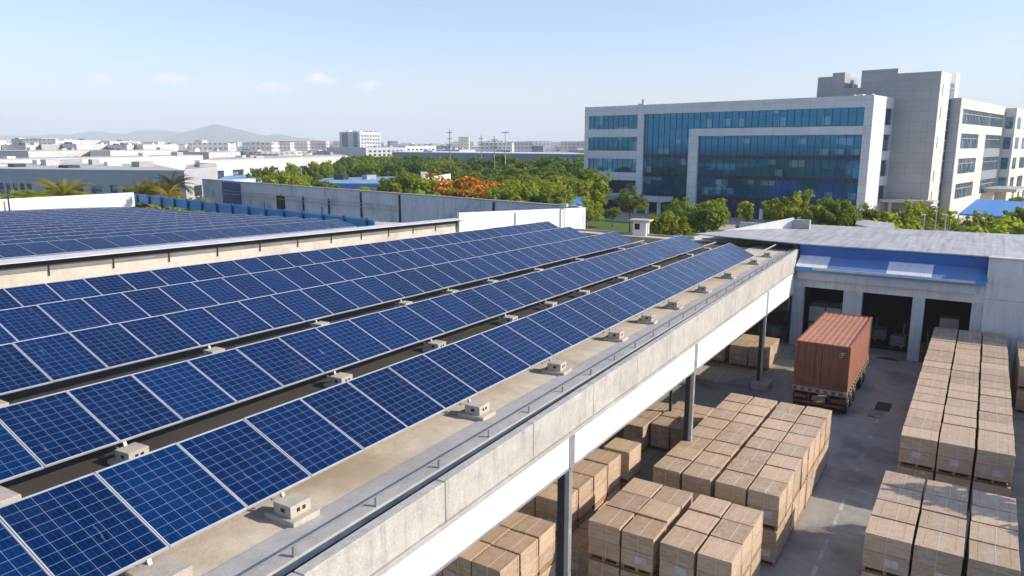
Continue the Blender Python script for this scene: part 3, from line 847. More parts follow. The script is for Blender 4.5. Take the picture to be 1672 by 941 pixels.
tr = thing('trailer', 'dark flatbed trailer with a red and white rear board carrying the container', 'trailer', ((CX0 + CX1) / 2, CY0, 0))
M_CHAS = plain('chassis_paint', (0.035, 0.032, 0.032), .6, 0, .3, 4)
M_RUB = plain('tyre_rubber', (0.022, 0.021, 0.020), .85, 0, .25, 6)
M_RIM = plain('dusty_rim', (0.30, 0.26, 0.20), .6, .2, .2, 5)
cb = MB()
for x in (-.5, .5): cb.box(x - .07, x + .07, .1, Ln + .2, 1.0, 1.3)
for yv in np.arange(.4, Ln, .85): cb.box(-W / 2 + .06, W / 2 - .06, yv - .05, yv + .05, 1.302, 1.44)
part('chassis', cb, M_CHAS, tr)
sr = MB()
for x in (-W / 2 + .03, W / 2 - .03): sr.box(x - .04, x + .04, .1, Ln, 1.22, 1.45)
part('side_rail', sr, plain('rail_tan', (0.24, 0.17, 0.10), .7, 0, .25, 3), tr)
for yv in np.arange(.5, Ln - .3, .62):
    part('twist_bracket', MB().box(W / 2 + .012, W / 2 + .10, yv - .1, yv + .1, 1.20, 1.42), M_RIM, tr, .01)
bp = part('rear_board', MB().box(-W / 2 - .02, W / 2 + .02, -.10, .02, 1.17, 1.45), plain('board_grey', (0.30, 0.27, 0.27), .5, 0, .2, 5), tr, .01)
for i in range(7):
    x = -W / 2 + .05 + i * .41
    part('red_stripe', MB().box(x, x + .2, -.106, -.1005, 1.22, 1.40), plain('reflector_red', (0.22, 0.05, 0.04), .4, 0, .4, 4), bp)
for s in (-1, 1):
    x = s * (W / 2 - .45)
    ll = part('tail_lamp', MB().box(x - .40, x + .40, -.02, .1, .72, .98), M_CHAS, tr, .01)
    part('lens', MB().box(x - .33, x + .05, -.035, -.0205, .76, .94), plain('amber_red_lens', (0.22, 0.05, 0.02), .3, 0, .2, 6), ll)
    part('lens', MB().box(x + .08, x + .33, -.035, -.0205, .76, .94), plain('reflector_red', (0.42, 0.03, 0.025), .4), ll)
    part('mudflap', MB().box(x - .38, x + .38, .18, .2, .30, 1.1), M_RUB, tr)
part('bumper', MB().box(-W / 2 + .1, W / 2 - .1, -.06, .04, .46, .60), plain('bumper_red', (0.2, 0.035, 0.03), .6, 0, .4, 4), tr, .01)
for x in (-.55, .55): part('bumper_bracket', MB().box(x - .05, x + .05, -.03, .05, .602, 1.168), M_CHAS, tr)
part('number_board', MB().box(-.36, .36, -.03, -.005, .70, .98), plain('worn_yellow', (0.22, 0.19, 0.11), .6, 0, .3, 4), tr)
def wheel_pts(x, yv, w, r): return [(x - w / 2, yv, r), (x + w / 2, yv, r)]
for yv in (.75, 2.0, 3.25, 6.1, 7.4):
    part('axle', MB().tube([(-W / 2 + .2, yv, .52), (W / 2 - .2, yv, .52)], .07, 8), M_CHAS, tr)
    for s in (-1, 1):
        x = s * (W / 2 - .27)
        mb = MB(); mb.tube([(x - .27, yv, .52), (x - .23, yv, .52), (x + .23, yv, .52), (x + .27, yv, .52)], [.46, .52, .52, .46], 24)
        wh = part('wheel', mb, M_RUB, tr)
        mb = MB(); mb.tube([(x + s * .272, yv, .52), (x + s * .285, yv, .52)], [.30, .24], 16)
        mb.tube([(x + s * .286, yv, .52), (x + s * .33, yv, .52)], [.1, .09], 10)
        part('rim', mb, M_RIM, wh)
    part('mudguard', MB().box(W / 2 - .52, W / 2 - .01, yv - .5, yv + .5, 1.09, 1.12), M_CHAS, tr)
for s in (-1, 1): part('landing_leg', MB().box(s * .9 - .06, s * .9 + .06, 8.3, 8.42, 0, 1.3), M_CHAS, tr)

# ------------------------------------------------------------------ warehouse with loading bays
wh = thing('warehouse', 'grey roofed warehouse with three dark loading bays and a blue and white awning', 'warehouse', (-5, 58, 0))
YF = 57.6
def wpart(name, mat, bev, *b, label=None): return part(name, MB().box(*b), mat, wh, bev, world=True, label=label)
M_WPIL = m_rib('bay_pillar_sheet', (0.47, 0.52, 0.57), .22, 'x', .4, .55, 0, .12, (0.28, 0.30, 0.33))
for (a, b) in ((-11.6, -10.84), (-8.06, -6.81), (-3.58, -2.83), (-.05, .598)):
    wpart('pillar', M_WPIL, .01, a, b, YF, YF + .7, 0, 4.58)
part('pillar_face', MB().box(-11.64, -11.602, YF, YF + .7, 0, 4.57), M_SKYBLUE, wh, world=True)
wpart('lintel', M_WALLRIB, 0, -11.6, .598, YF, YF + .5, 4.583, 5.9)
wpart('beam', M_WPIL, .01, -11.3, .02, YF - .42, YF - .003, 5.22, 5.80)
for x in (-8.6, -7.1): wpart('beam_joint', M_GREYSTEEL, 0, x - .01, x + .01, YF - .424, YF - .4205, 5.22, 5.8)
aw = MB()
def awn(x0, x1): return MB().poly8([(x0, YF - .72, 6.14), (x1, YF - .72, 6.14), (x1, YF + .85, 6.80), (x0, YF + .85, 6.80), (x0, YF - .72, 6.19), (x1, YF - .72, 6.19), (x1, YF + .85, 6.85), (x0, YF + .85, 6.85)])
for x0, x1, mt in ((-11.4, -9.25, M_AWNWHITE), (-9.24, -5.35, M_AWNBLUE), (-5.34, -2.55, M_AWNWHITE), (-2.54, .2, M_AWNBLUE), (.205, .59, M_BLUE)):
    part('awning_sheet', awn(x0, x1), mt, wh, world=True, label=('white awning sheet' if mt is M_AWNWHITE else 'blue awning sheet'))
wpart('awning_edge', M_SKYBLUE, 0, -11.4, .59, YF - .76, YF - .722, 5.86, 6.2)
wpart('awning_gutter', plain('gutter_grey', (0.5, 0.52, 0.55), .5), .01, -10.2, .0, YF - .86, YF - .762, 6.02, 6.2)
wpart('awning_soffit', M_WPIL, 0, -11.4, .59, YF - .71, YF + .84, 5.92, 5.98)
wpart('blue_band', plain('strong_blue_sheet', (0.015, 0.105, 0.36), .5, 0, .06), 0, -11.5, .594, YF + .86, YF + .95, 6.7, 7.62)
rf = MB(); rf.prism([(-20.4, 60.2), (-11.3, 58.35), (.58, 58.35), (.58, 57.45), (40, 57.45), (40, 75), (3.0, 74.2), (-14.3, 73.2)], 7.645, [7.72] * 8)
part('roof', rf, M_ROOFGREY, wh, world=True)
wpart('side_wall', M_WALLRIB, 0, .602, 40, YF - .1, YF + .1, 0, 7.64)
wpart('wall_joint', M_GREYSTEEL, 0, .602, 40, YF - .12, YF - .1025, 4.93, 4.98)
wpart('wall_cap', M_WHITE, .01, .58, 40, YF - .2, YF + .2, 7.725, 7.80)
M_INT = plain('painted_bay_shade', (.035, .037, .04), .9)  # near black colour put in for the shade inside the bays
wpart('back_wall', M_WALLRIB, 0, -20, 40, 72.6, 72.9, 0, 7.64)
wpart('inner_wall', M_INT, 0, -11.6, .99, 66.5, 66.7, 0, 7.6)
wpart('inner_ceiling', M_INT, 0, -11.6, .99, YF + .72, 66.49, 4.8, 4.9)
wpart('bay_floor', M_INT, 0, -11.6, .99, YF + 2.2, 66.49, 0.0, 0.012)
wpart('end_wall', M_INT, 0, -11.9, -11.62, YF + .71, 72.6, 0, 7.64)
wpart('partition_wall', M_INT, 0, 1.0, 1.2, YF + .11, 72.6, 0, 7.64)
pw = thing('white_parapet', 'white sunlit parapet slanting away along the end of the grey warehouse roof', 'parapet', (-20, 61, 7))
a, b = Vector((-20.9, 61.9, 0)), Vector((-14.3, 69.3, 0)); d = (b - a).normalized(); nn = Vector((-d.y, d.x, 0)) * .3
mb = MB(); mb.prism([(a.x, a.y), (b.x, b.y), ((b + nn).x, (b + nn).y), ((a + nn).x, (a + nn).y)], 0, [7.22, 8.62, 8.62, 7.22])
part('wall', mb, M_WHITEWALL, pw, .01, world=True)
mb = MB(); mb.box(-14.25, -12.9, 69.0, 69.5, 7.722, 8.5)
part('return_wall', mb, M_BAND, pw, .01, world=True)
# pallet trucks in the bays
M_GH0 = plain('grey_tarp', (.17, .19, .20), .7, 0, .3, 3)
M_YEL = plain('machine_orange', (0.42, 0.17, 0.03), .5, 0, .2, 3)
def truck(x, yv, lab, rz):
    o = thing('pallet_truck', lab, 'pallet truck', (x, yv, 0), rz, 'pallet trucks in the loading bays')
    part('body', MB().box(-.42, .42, .35, 1.15, .12, .95), M_YEL, o, .04)
    part('load_cover', MB().box(-.5, .5, -.75, .28, .55, 1.15), M_GH0, o, .03)
    part('platform', MB().box(-.52, .52, -.78, .3, .42, .545), M_PALLET, o, .01)
    for s in (-1, 1):
        part('fork', MB().box(s * .28 - .08, s * .28 + .08, -.85, .36, .30, .415), M_YEL, o, .01)
        part('wheel', MB().tube([(s * .30 - .06, .8, .13), (s * .30 + .06, .8, .13)], .13, 12), M_RUB, o)
        part('front_wheel', MB().tube([(s * .28 - .05, -.6, .15), (s * .28 + .05, -.6, .15)], .15, 12), M_RUB, o)
    part('mast', MB().bar((0, 1.1, .9), (0, 1.35, 1.7), .08, .08), M_YEL, o, .01)
    part('handle', MB().tube([(-.2, 1.35, 1.7), (.2, 1.35, 1.7)], .03, 6), M_DARK, o)
truck(-5.95, 62.0, 'orange pallet truck beside the container in the middle bay', R(12))
truck(-4.35, 60.6, 'orange pallet truck with a grey cover beside the bay pillar', R(-6))
truck(-2.1, 58.8, 'orange pallet truck half hidden behind the bay pillar', R(20))
truck(-13.2, 58.6, 'pallet truck with pale load in the dark under the shed', R(50))
pile = MB().box(-.7, .7, -.1, .1, .002, .04); pile.box(-.3, .5, -.3, .2, .041, .07)
o = thing('scrap_plank', 'dark scrap planks on the ground before the middle loading bay', 'planks', (-4.75, 57.2, 0))
part('plank', pile, plain('dark_scrap', (.05, .035, .025), .9), o, .005)
# unseen wall added to shade the ground beyond the detached file
single('added_shade_wall', MB().box(5.2, 5.5, 10, 57.2, 0, 3.0), M_BAND2, 'plain yard wall along the far side of the crate yard', 'wall')  # not a real yard wall, added unseen to shade the ground strip

# ------------------------------------------------------------------ office building
def m_cladding(name, c, px, pz, seam=0.35, ox=0.0):
    g = NT(name); x, y, z = g.sep(g.coord())
    nx, ny, nz = g.sep(g.n('ShaderNodeTexCoord').outputs['Normal'])
    h = g.mix(g.math('GREATER_THAN', g.math('ABSOLUTE', nx), .5), g.comb(x, x, x), g.comb(y, y, y))
    hx = g.math('ADD', g.sep(h)[0], ox)
    l = g.math('MAXIMUM', g.line(hx, px, .07), g.line(z, pz, .07))
    f = g.noise(g.coord(), .35, 5)
    pid = g.white(g.comb(g.math('FLOOR', g.math('DIVIDE', hx, px)), g.math('FLOOR', g.math('DIVIDE', z, pz)), 1.0))
    k = g.math('ADD', g.rng(f, .3, .7, .90, 1.06), g.math('MULTIPLY', pid, .06))
    col = g.mix(1.0, c, g.comb(k, k, k), 'MULTIPLY')
    col = g.mix(g.math('MULTIPLY', l, seam), col, (.14, .14, .15))
    g.set(col, .55)
    return g.m
M_CLAD = m_cladding('white_panel_cladding', (.66, .665, .675), 2.3, 1.55)
M_CLADG = m_cladding('grey_panel_cladding', (.39, .385, .375), 3.1, 1.95, .5)
M_CLADW = m_cladding('cream_panel_cladding', (.60, .575, .53), 4.2, 2.2, .25)
def m_glass(name, deep, blind, share, px, pz, rough=.04):
    g = NT(name); x, y, z = g.sep(g.coord())
    h = g.math('ADD', x, y)
    ix, iz = g.math('FLOOR', g.math('DIVIDE', h, px)), g.math('FLOOR', g.math('DIVIDE', z, pz))
    r1 = g.white(g.comb(ix, iz, 3.0)); r2 = g.white(g.comb(ix, iz, 9.0))
    row = g.noise(g.comb(g.math('MULTIPLY', ix, .45), g.math('MULTIPLY', iz, 1.7), 0.5), 1.0, 2)
    fz = g.math('FRACT', g.math('DIVIDE', z, pz))
    isb = g.math('MULTIPLY', g.math('LESS_THAN', r1, share), g.math('GREATER_THAN', fz, g.math('MULTIPLY', r2, .6)))
    isb = g.math('MULTIPLY', isb, g.math('GREATER_THAN', row, .5))
    col = g.mix(r2, deep, tuple(v * 1.9 for v in deep))
    clutter = g.noise(g.comb(g.math('MULTIPLY', h, .9), g.math('MULTIPLY', z, 1.5), 0.0), 1.1, 4, .7)
    col = g.mix(g.rng(clutter, .56, .68, 0, .35), col, (.10, .13, .13))
    col = g.mix(g.math('MULTIPLY', isb, .85), col, blind)
    g.set(col, rough, 0, .9)
    g.b.inputs['IOR'].default_value = 1.95
    g.b.inputs['Specular Tint'].default_value = (.16, .62, 1.0, 1)
    wob = g.noise(g.comb(g.math('MULTIPLY', ix, 3.7), g.math('MULTIPLY', iz, 2.9), g.math('MULTIPLY', h, .1)), 1.5, 2)
    g.bump(wob, .02, .05)
    return g.m
M_CURT = m_glass('blue_curtain_glass', (.003, .050, .105), (.20, .27, .28), .24, 1.45, 2.05)
M_WIN = m_glass('office_window_glass', (.006, .032, .055), (.20, .24, .24), .42, 1.4, 3.2)
M_WINS = m_glass('small_window_glass', (.025, .032, .04), (.30, .30, .28), .4, 1.3, 1.5, .12)
M_MULL = plain('dark_mullion', (.03, .06, .09), .4)
M_MULLW = plain('pale_mullion', (.45, .46, .46), .4)
M_NAVY = plain('navy_spandrel', (.006, .022, .06), .25)
OC0 = Vector((-19.01, 152.22, 0)); OROT = math.atan2(-.1665, .9860)
of = thing('office_building', 'five storey white and grey office building with blue curtain glass front', 'office building', OC0, OROT)
def ob(name, mat, *b, bev=0, parent=None, label=None):
    """u = metres from the sunlit corner along the front, v = depth, z"""
    u0, u1, v0, v1, z0, z1 = b
    return part(name, MB().box(-u1, -u0, v0, v1, z0, z1), mat, parent or of, bev, label=label)
FH = 3.2
ob('front_wing_core', M_NAVY, 1.0, 65.0, .62, 26.0, 0.02, 23.9)
ob('front_pier', M_CLAD, 64.4, 65.6, 0, .6, 0, 23.0)
ob('front_pier', M_CLAD, 48.9, 50.5, -.12, .6, 0, 24.35)
ob('front_pier', M_CLAD, 0, 1.5, 0, .6, 2.4, 22.0)
ob('parapet_band', M_CLAD, 50.5, 64.4, 0, .6, 21.95, 24.1)
ob('parapet_band', M_CLAD, 0, 48.9, 0, .6, 22.0, 24.1)
ob('parapet_band', M_CLAD, 64.4, 65.6, 0, .6, 23.002, 24.1)
for z0, z1 in ((16.95, 18.8), (11.98, 13.83), (7.0, 8.83), (2.1, 3.92)):
    ob('spandrel', M_CLAD, 50.5, 64.4, 0, .6, z0, z1)
for z0, z1 in ((18.8, 21.95), (13.83, 16.95), (8.83, 11.98), (3.92, 7.0)):
    w = ob('window', M_WIN, 50.5, 64.4, .35, .45, z0, z1)
    for u in np.arange(51.9, 64.3, 1.39):
        ob('mullion', M_MULL, u - .04, u + .04, .27, .348, z0, z1, parent=w)
    ob('mullion', M_MULL, 50.5, 64.4, .28, .346, z0 + 2.2, z0 + 2.27, parent=w)
cw = ob('curtain_wall', M_CURT, 1.5, 48.9, .40, .50, 2.2, 22.0)
mv = MB()
for u in np.arange(1.5, 48.9, 1.456): mv.box(-u - .035, -u + .035, .31, .398, 2.2, 22.0)
part('mullion_grid', mv, M_MULL, cw)
mh = MB()
for z in (4.5, 5.6, 8.0, 8.9, 10.6, 12.2, 13.1, 14.8, 17.0, 18.7, 20.8): mh.box(-48.9, -1.5, .32, .396, z - .035, z + .035)
part('transom_grid', mh, M_MULL, cw)
for z in (8.02, 12.22): ob('floor_band', M_NAVY, 1.5, 48.9, .375, .399, z + .04, z + .84, parent=cw)
ob('floor_band', M_NAVY, 1.5, 48.9, .34, .395, 2.2, 4.45, parent=cw)
ob('portal_frame', M_CLAD, 1.3, 37.2, -.30, .38, 17.0, 18.6, bev=.02)
ob('portal_frame', M_CLAD, 35.0, 37.2, -.30, .38, 0.0, 16.997, bev=.02)
ob('plinth', M_NAVY, 1.5, 34.9, .3, .6, 0, 2.2)
for u in (4, 12, 20, 28, 41, 55, 61): ob('column', M_CLAD, u - .35, u + .35, -.05, .45, 0, 2.2)
cn = ob('entrance_canopy', M_CLAD, 40.5, 58, -5.2, -.15, 2.75, 3.75, bev=.03)
for u in (41.5, 44.5, 47.5): ob('canopy_column', M_CLAD, u - .3, u + .3, -4.8, -4.2, 0, 2.745)
# sunlit end of the front wing
ob('side_wall', M_CLAD, -.02, .98, .62, 7.7, 2.4, 24.1)
ob('side_wall', M_CLAD, -.02, .98, 12.3, 12.6, 2.4, 24.1)
for z0, z1 in ((22.0, 24.1), (17.1, 18.9), (12.2, 14.0), (7.3, 9.1), (2.4, 4.1)):
    ob('side_spandrel', M_CLAD, -.02, .98, 7.702, 12.298, z0, z1)
for z0, z1 in ((18.9, 22.0), (14.0, 17.1), (9.1, 12.2), (4.1, 7.3)):
    w = ob('window', M_WIN, .35, .45, 7.702, 12.298, z0, z1)
    for v in (9.2, 10.8): ob('mullion', M_MULL, .27, .348, v - .04, v + .04, z0, z1, parent=w)
ob('front_wing_roof', M_KERB, 1.0, 65.0, .61, 26, 23.902, 24.0)
# roof structures
ob('penthouse', M_CLADG, 6.7, 15.2, 12.8, 20, 24.0, 26.4)
ob('penthouse', M_CLADG, 9.8, 15.2, 12.8, 21, 26.403, 28.9)
ob('penthouse', M_CLADG, 9.9, 12.3, 12.9, 16, 28.903, 29.6)
ob('penthouse_window', M_WINS, 9.77, 9.797, 16, 18.5, 26.8, 28.4)
for u, c in ((5.2, M_BAND2), (3.6, M_WHITE), (1.9, M_BAND2)): ob('roof_unit', c, u - .5, u + .5, 3.5, 5, 24.0, 24.55)
ob('vent_pipe', M_BAND2, 49.2, 49.6, .1, .5, 24.352, 25.3)
# tower
ob('stair_tower', M_CLADG, -7.62, 6.58, 12.64, 27.4, 0, 28.72)
ob('stair_tower', M_CLADG, -.08, 6.58, 12.66, 24, 28.722, 29.7)
ob('tower_side', M_CLADW, -7.66, -7.622, 12.66, 20.3, 0, 28.68)
ob('tower_side', M_CLADW, -7.66, -7.622, 24.2, 27.4, 0, 29.2)
sg = ob('stair_glass', M_WIN, -7.65, -7.623, 20.4, 24.1, 3, 27)
for z in np.arange(4, 27, 2.0): ob('transom', M_MULLW, -7.67, -7.651, 20.4, 24.1, z, z + .12, parent=sg)
for z in (24.2, 20, 14.5, 8.0, 4.0): ob('slit_window', M_WINS, -7.68, -7.662, 14.6, 15.1, z, z + 2.2)
ob('canopy', M_CLADG, -9.5, 3, 8.5, 12.6, 4.2, 4.7)
for u in (-8.8, -2, 2.4): ob('canopy_column', M_CLADG, u - .25, u + .25, 8.8, 9.3, 0, 4.195)
# rear wing
UR = -9.5
ob('rear_wing', M_CLADW, UR + .5, -7.7, 22.6, 69, 0, 24.0)
ob('rear_wing', M_CLADW, -7.695, 6, 27.402, 69, 0, 24.0)
ob('rear_wing_front', M_CLADG, UR, -7.70, 22.0, 22.598, 0, 24.2)
V0, V1 = 22.6, 69.0
for z0, z1 in ((22.2, 24.2), (17.4, 19.3), (12.4, 14.4), (7.3, 9.3), (0.0, 4.2)):
    ob('rear_spandrel', M_CLADW, UR, UR + .48, V0, V1, z0, z1)
for z0, z1 in ((19.3, 22.2), (14.4, 17.4), (9.3, 12.4), (4.2, 7.3)):
    spans = [(24.5, 67.8)] if z0 > 19 else [(25.2, 41.8), (49.2, 68.4)]
    piers = [(V0, spans[0][0])] + ([(41.8, 49.2)] if z0 < 19 else []) + [(spans[-1][1], V1)]
    for a, b in piers: ob('rear_pier', M_CLADW, UR, UR + .48, a + .002, b - .002, z0 + .002, z1 - .002)
    for a, b in spans:
        w = ob('window', M_WIN, UR + .3, UR + .4, a, b, z0, z1)
        mb = MB()
        for v in np.arange(a + 1.4, b, 1.45): mb.box(-(UR + .29), -(UR + .2), v - .05, v + .05, z0, z1)
        mb.box(-(UR + .295), -(UR + .22), a, b, z0 + 2.0, z0 + 2.1)
        part('mullion_grid', mb, M_MULLW, w)
for z0, z1 in ((12.4, 14.4), (7.3, 9.3)):
    ob('grey_panel', plain('grey_infill', (.22, .25, .28), .5), UR - .03, UR - .003, 49.3, 68.3, z0, z1)
# third wing, stepping forward
ob('third_wing', M_CLADW, -11.8, 6, 69.3, 110, 0, 23.9)
for z in (19.0, 14.2, 9.3, 4.5):
    w = ob('window', M_WIN, -11.3, -9.8, 69.22, 69.297, z, z + 2.8)
    w = ob('window', M_WIN, -11.83, -11.803, 72, 77, z, z + 2.8)
    w = ob('window', M_WIN, -11.83, -11.803, 82, 90, z, z + 2.8)
ob('porch', M_CLADG, -16, UR - .1, 53, 69, 4.6, 5.3)
for v in (53.5, 61, 68): ob('porch_column', M_CLADW, -15.6, -15.2, v - .2, v + .2, 0, 4.59)

# ------------------------------------------------------------------ trees
def leaf_mesh(name, mats, centers, radii, per, size, seed, flat=.75, matpick=None):
    """thousands of small leaf faces gathered in clumps"""
    g = np.random.default_rng(seed)
    V, F, MI = [], [], []
    n = len(centers) * per
    c = np.repeat(np.array(centers, float), per, 0); r = np.repeat(np.array(radii, float), per)
    d = g.normal(size=(n, 3)); d /= np.linalg.norm(d, axis=1)[:, None]
    rad = r * (g.uniform(.25, 1, n) ** .5)
    p = c + d * rad[:, None] * np.array([1, 1, flat])
    nor = d * .7 + g.normal(size=(n, 3)) * .6 + np.array([0, 0, .5]); nor /= np.linalg.norm(nor, axis=1)[:, None]
    t = np.cross(nor, g.normal(size=(n, 3))); t /= np.linalg.norm(t, axis=1)[:, None]
    b = np.cross(nor, t)
    s = (size * g.uniform(.6, 1.35, n))[:, None]
    q = np.stack([p - t * s, p + b * s * .5, p + t * s, p - b * s * .5], 1).reshape(-1, 3)
    me = bpy.data.meshes.new(name)
    me.vertices.add(len(q)); me.vertices.foreach_set('co', q.ravel())
    me.loops.add(len(q)); me.loops.foreach_set('vertex_index', np.arange(len(q), dtype=np.int32))
    me.polygons.add(n); me.polygons.foreach_set('loop_start', np.arange(0, len(q), 4, dtype=np.int32))
    me.polygons.foreach_set('loop_total', np.full(n, 4, dtype=np.int32))
    for m in mats: me.materials.append(m)
    if matpick is not None: me.polygons.foreach_set('material_index', matpick(p, g).astype(np.int32))
    me.update(calc_edges=True); me.validate()
    return me
def clumps(seed, R0, H, z0, n, shape):
    """clump centres through an uneven crown"""
    g = random.Random(seed); C, Rr = [], []
    lobes = [(g.uniform(-.45, .45) * R0, g.uniform(-.45, .45) * R0, z0 + H * g.uniform(.3, .8), g.uniform(.45, .7) * R0) for _ in range(6)]
    if shape == 'umbrella':
        lobes = [(math.cos(a) * R0 * .6, math.sin(a) * R0 * .6, z0 + H * g.uniform(.35, .7), R0 * .42) for a in np.linspace(0, 5.4, 6)] + [(0, 0, z0 + H * .8, R0 * .5)]
    if shape == 'tall':
        lobes = [(g.uniform(-.3, .3) * R0, g.uniform(-.3, .3) * R0, z0 + H * f, R0 * (.75 - .4 * f)) for f in (.1, .3, .5, .7, .9)]
    for i in range(n):
        lx, ly, lz, lr = lobes[i % len(lobes)]
        while True:
            d = Vector((g.gauss(0, 1), g.gauss(0, 1), g.gauss(0, 1))).normalized()
            if d.z > -.55: break
        f = g.uniform(.5, 1.18)
        C.append((lx + d.x * lr * f, ly + d.y * lr * f, lz + d.z * lr * f * .8)); Rr.append(R0 * g.uniform(.10, .24))
    return C, Rr, lobes
def trunk_mesh(name, h, lobes, r=.16, seed=0):
    g = random.Random(seed); mb = MB()
    mid = Vector((g.uniform(-.15, .15), g.uniform(-.15, .15), h * .5))
    mb.tube([(0, 0, -.1), mid, (mid.x * 1.3, mid.y * 1.3, h)], [r * 1.35, r, r * .75], 8)
    for lx, ly, lz, lr in lobes:
        s = Vector((mid.x * 1.3, mid.y * 1.3, h * g.uniform(.85, 1.0)))
        e = Vector((lx, ly, lz)); m_ = s.lerp(e, .5) + Vector((0, 0, -.15 * (e - s).length * .5))
        mb.tube([s, m_, e], [r * .5, r * .35, r * .12], 6)
    return mb.mesh(name, M_BARK, smooth=True)
KINDS = {}
def kind(key, R0, H, z0, n, per, size, shape, mats, seed, pick=None, r=.16, flat=.75):
    C, Rr, lobes = clumps(seed, R0, H, z0, n, shape)
    KINDS[key] = (leaf_mesh('crown', mats, C, Rr, per, size, seed, flat, pick), trunk_mesh('trunk', z0 + H * .25, lobes, r, seed), 0)
    me = KINDS[key][0]; co = np.empty(len(me.vertices) * 3, np.float32); me.vertices.foreach_get('co', co)
    KINDS[key] = KINDS[key][:2] + (float(np.percentile(co[2::3], 99.5)),)
kind('round', 3.2, 4.6, 1.6, 130, 62, .19, 'round', [M_LEAF], 1)
kind('round2', 3.4, 4.2, 2.0, 120, 60, .20, 'round', [M_LEAFY], 2)
kind('loose', 2.6, 4.2, 2.6, 58, 44, .18, 'umbrella', [M_LEAF], 3, r=.12)
kind('loose2', 2.9, 3.6, 3.0, 62, 44, .19, 'umbrella', [M_LEAFY], 4, r=.12)
kind('tall', 2.0, 5.2, 1.6, 66, 46, .18, 'tall', [M_LEAFY], 5, r=.12)
kind('dense', 4.2, 5.2, 1.8, 120, 46, .32, 'round', [M_LEAFD], 6)
kind('dense2', 4.0, 4.8, 2.0, 110, 46, .32, 'round', [M_LEAF], 7)
kind('bush', 2.4, 2.4, .1, 60, 40, .24, 'round', [M_LEAFY], 8, r=.08)
def pick_o(p, g):
    z = p[:, 2]; k = (z - z.min()) / (z.max() - z.min())
    return (g.uniform(size=len(z)) < np.clip((k - .30) * 1.5, 0, .62)).astype(int)
kind('flame', 4.4, 4.2, 1.8, 150, 52, .23, 'round', [M_LEAFD, M_LEAFO], 9, pick_o)

def tree(x, y, h, k, label, group=None, name='leafy_tree', wide=1.0, z=0.0):
    crown, trunk, H = KINDS[k]
    o = thing(name, label, 'tree', (x, y, z), rng.uniform(0, 6.28), group)
    s = h / H; o.scale = (s * wide, s * wide, s)
    link('trunk', trunk, o); link('crown', crown, o)
    return o
def tree_px(u, vt, D, k, label, group=None, name='leafy_tree', wide=1.0):
    p = far(u, vt, D); return tree(p.x, p.y, max(p.z, 1.5), k, label, group, name, wide)
def frond_mesh(seed, n, L, thick, mat):
    g = random.Random(seed); V, F = [], []
    for i in range(n):
        a = i * 2.399 + g.uniform(-.2, .2); el = g.uniform(.25, 1.4)
        d = Vector((math.cos(a), math.sin(a), 0)); p = Vector((0, 0, 0)); prev = p
        ln = L * g.uniform(.8, 1.1)
        for s in range(12):
            e = el - s * .12
            p = prev + (d * math.cos(e) + Vector((0, 0, math.sin(e)))) * (ln / 12)
            side = Vector((-d.y, d.x, 0)); w = thick * math.sin(math.pi * (s + .8) / 13.2)
            for sg in (-1, 1):
                for j in range(2):
                    q = prev.lerp(p, j / 2 + .1); b = len(V)
                    tip = q + side * sg * w + d * w * .5 + Vector((0, 0, -.35 * w))
                    V += [tuple(q), tuple(q + (p - prev) * .42), tuple(tip)]; F.append((b, b + 1, b + 2))
            prev = p
    me = bpy.data.meshes.new('crown'); me.from_pydata(V, [], F); me.materials.append(mat); return me
def palm(u, vt, D, L, label, seed, mat, wide=1.0):
    p = far(u, vt, D); h = p.z - L * .7
    o = thing('palm_tree', label, 'palm tree', (p.x, p.y, 0), seed, 'palms in front of the grey hall')
    part('trunk', MB().tube([(0, 0, 0), (.1, .05, h * .5), (0, 0, h)], [.22, .17, .14], 8), M_BARK, o)
    c = link('crown', frond_mesh(seed, 44, L, L * .15, mat), o); c.location = (0, 0, h)
# trees by the office, from its far corner to the road
T = [(960, 322, 112, 'loose2', 'slim yellow green tree beside the end of the bright white wall', .8),
     (1031, 306, 128, 'loose', 'tall feathery tree before the entrance canopy of the office', 1.0),
     (1000, 340, 138, 'round', 'dark bushy tree in the shade beside the office entrance', 1.0),
     (1112, 323, 118, 'loose', 'fan leaved green tree behind the round tree before the office', 1.05),
     (1146, 328, 100, 'round', 'big round green tree before the middle of the office', 1.0),
     (1086, 348, 96, 'round2', 'low yellow green tree just behind the little white roof hut', 1.0),
     (1224, 330, 104, 'tall', 'slim pointed tree before the curtain glass of the office', .9),
     (1262, 332, 108, 'tall', 'bushy small tree between the slim tree and the spreading tree', 1.25),
     (1303, 313, 104, 'loose2', 'spreading light green tree before the sunlit corner of the office', 1.0),
     (1378, 328, 100, 'round', 'bushy tree under the sunlit corner of the office', .8),
     (1412, 334, 106, 'loose', 'dull green tree beside the tower canopy', .9),
     (1504, 329, 108, 'loose2', 'flat topped tree standing before the grey stair tower', 1.1),
     (1478, 350, 104, 'bush', 'low bush before the grey stair tower', 1.1),
     (1552, 346, 120, 'loose', 'thin dark tree before the rear office wing', 1.0),
     (1606, 345, 118, 'loose2', 'sparse tree beside the pale path', .8),
     (1640, 362, 104, 'bush', 'round bush beside the pale path', 1.2),
     (1668, 338, 112, 'round', 'deep green tree beyond the blue canopy', .9),
     (1660, 322, 190, 'round2', 'pale tree beyond the porch of the rear wing', 1.0)]
for u, v, D, k, lab, w in T: tree_px(u, v, D, k, lab, 'trees around the office', wide=w)
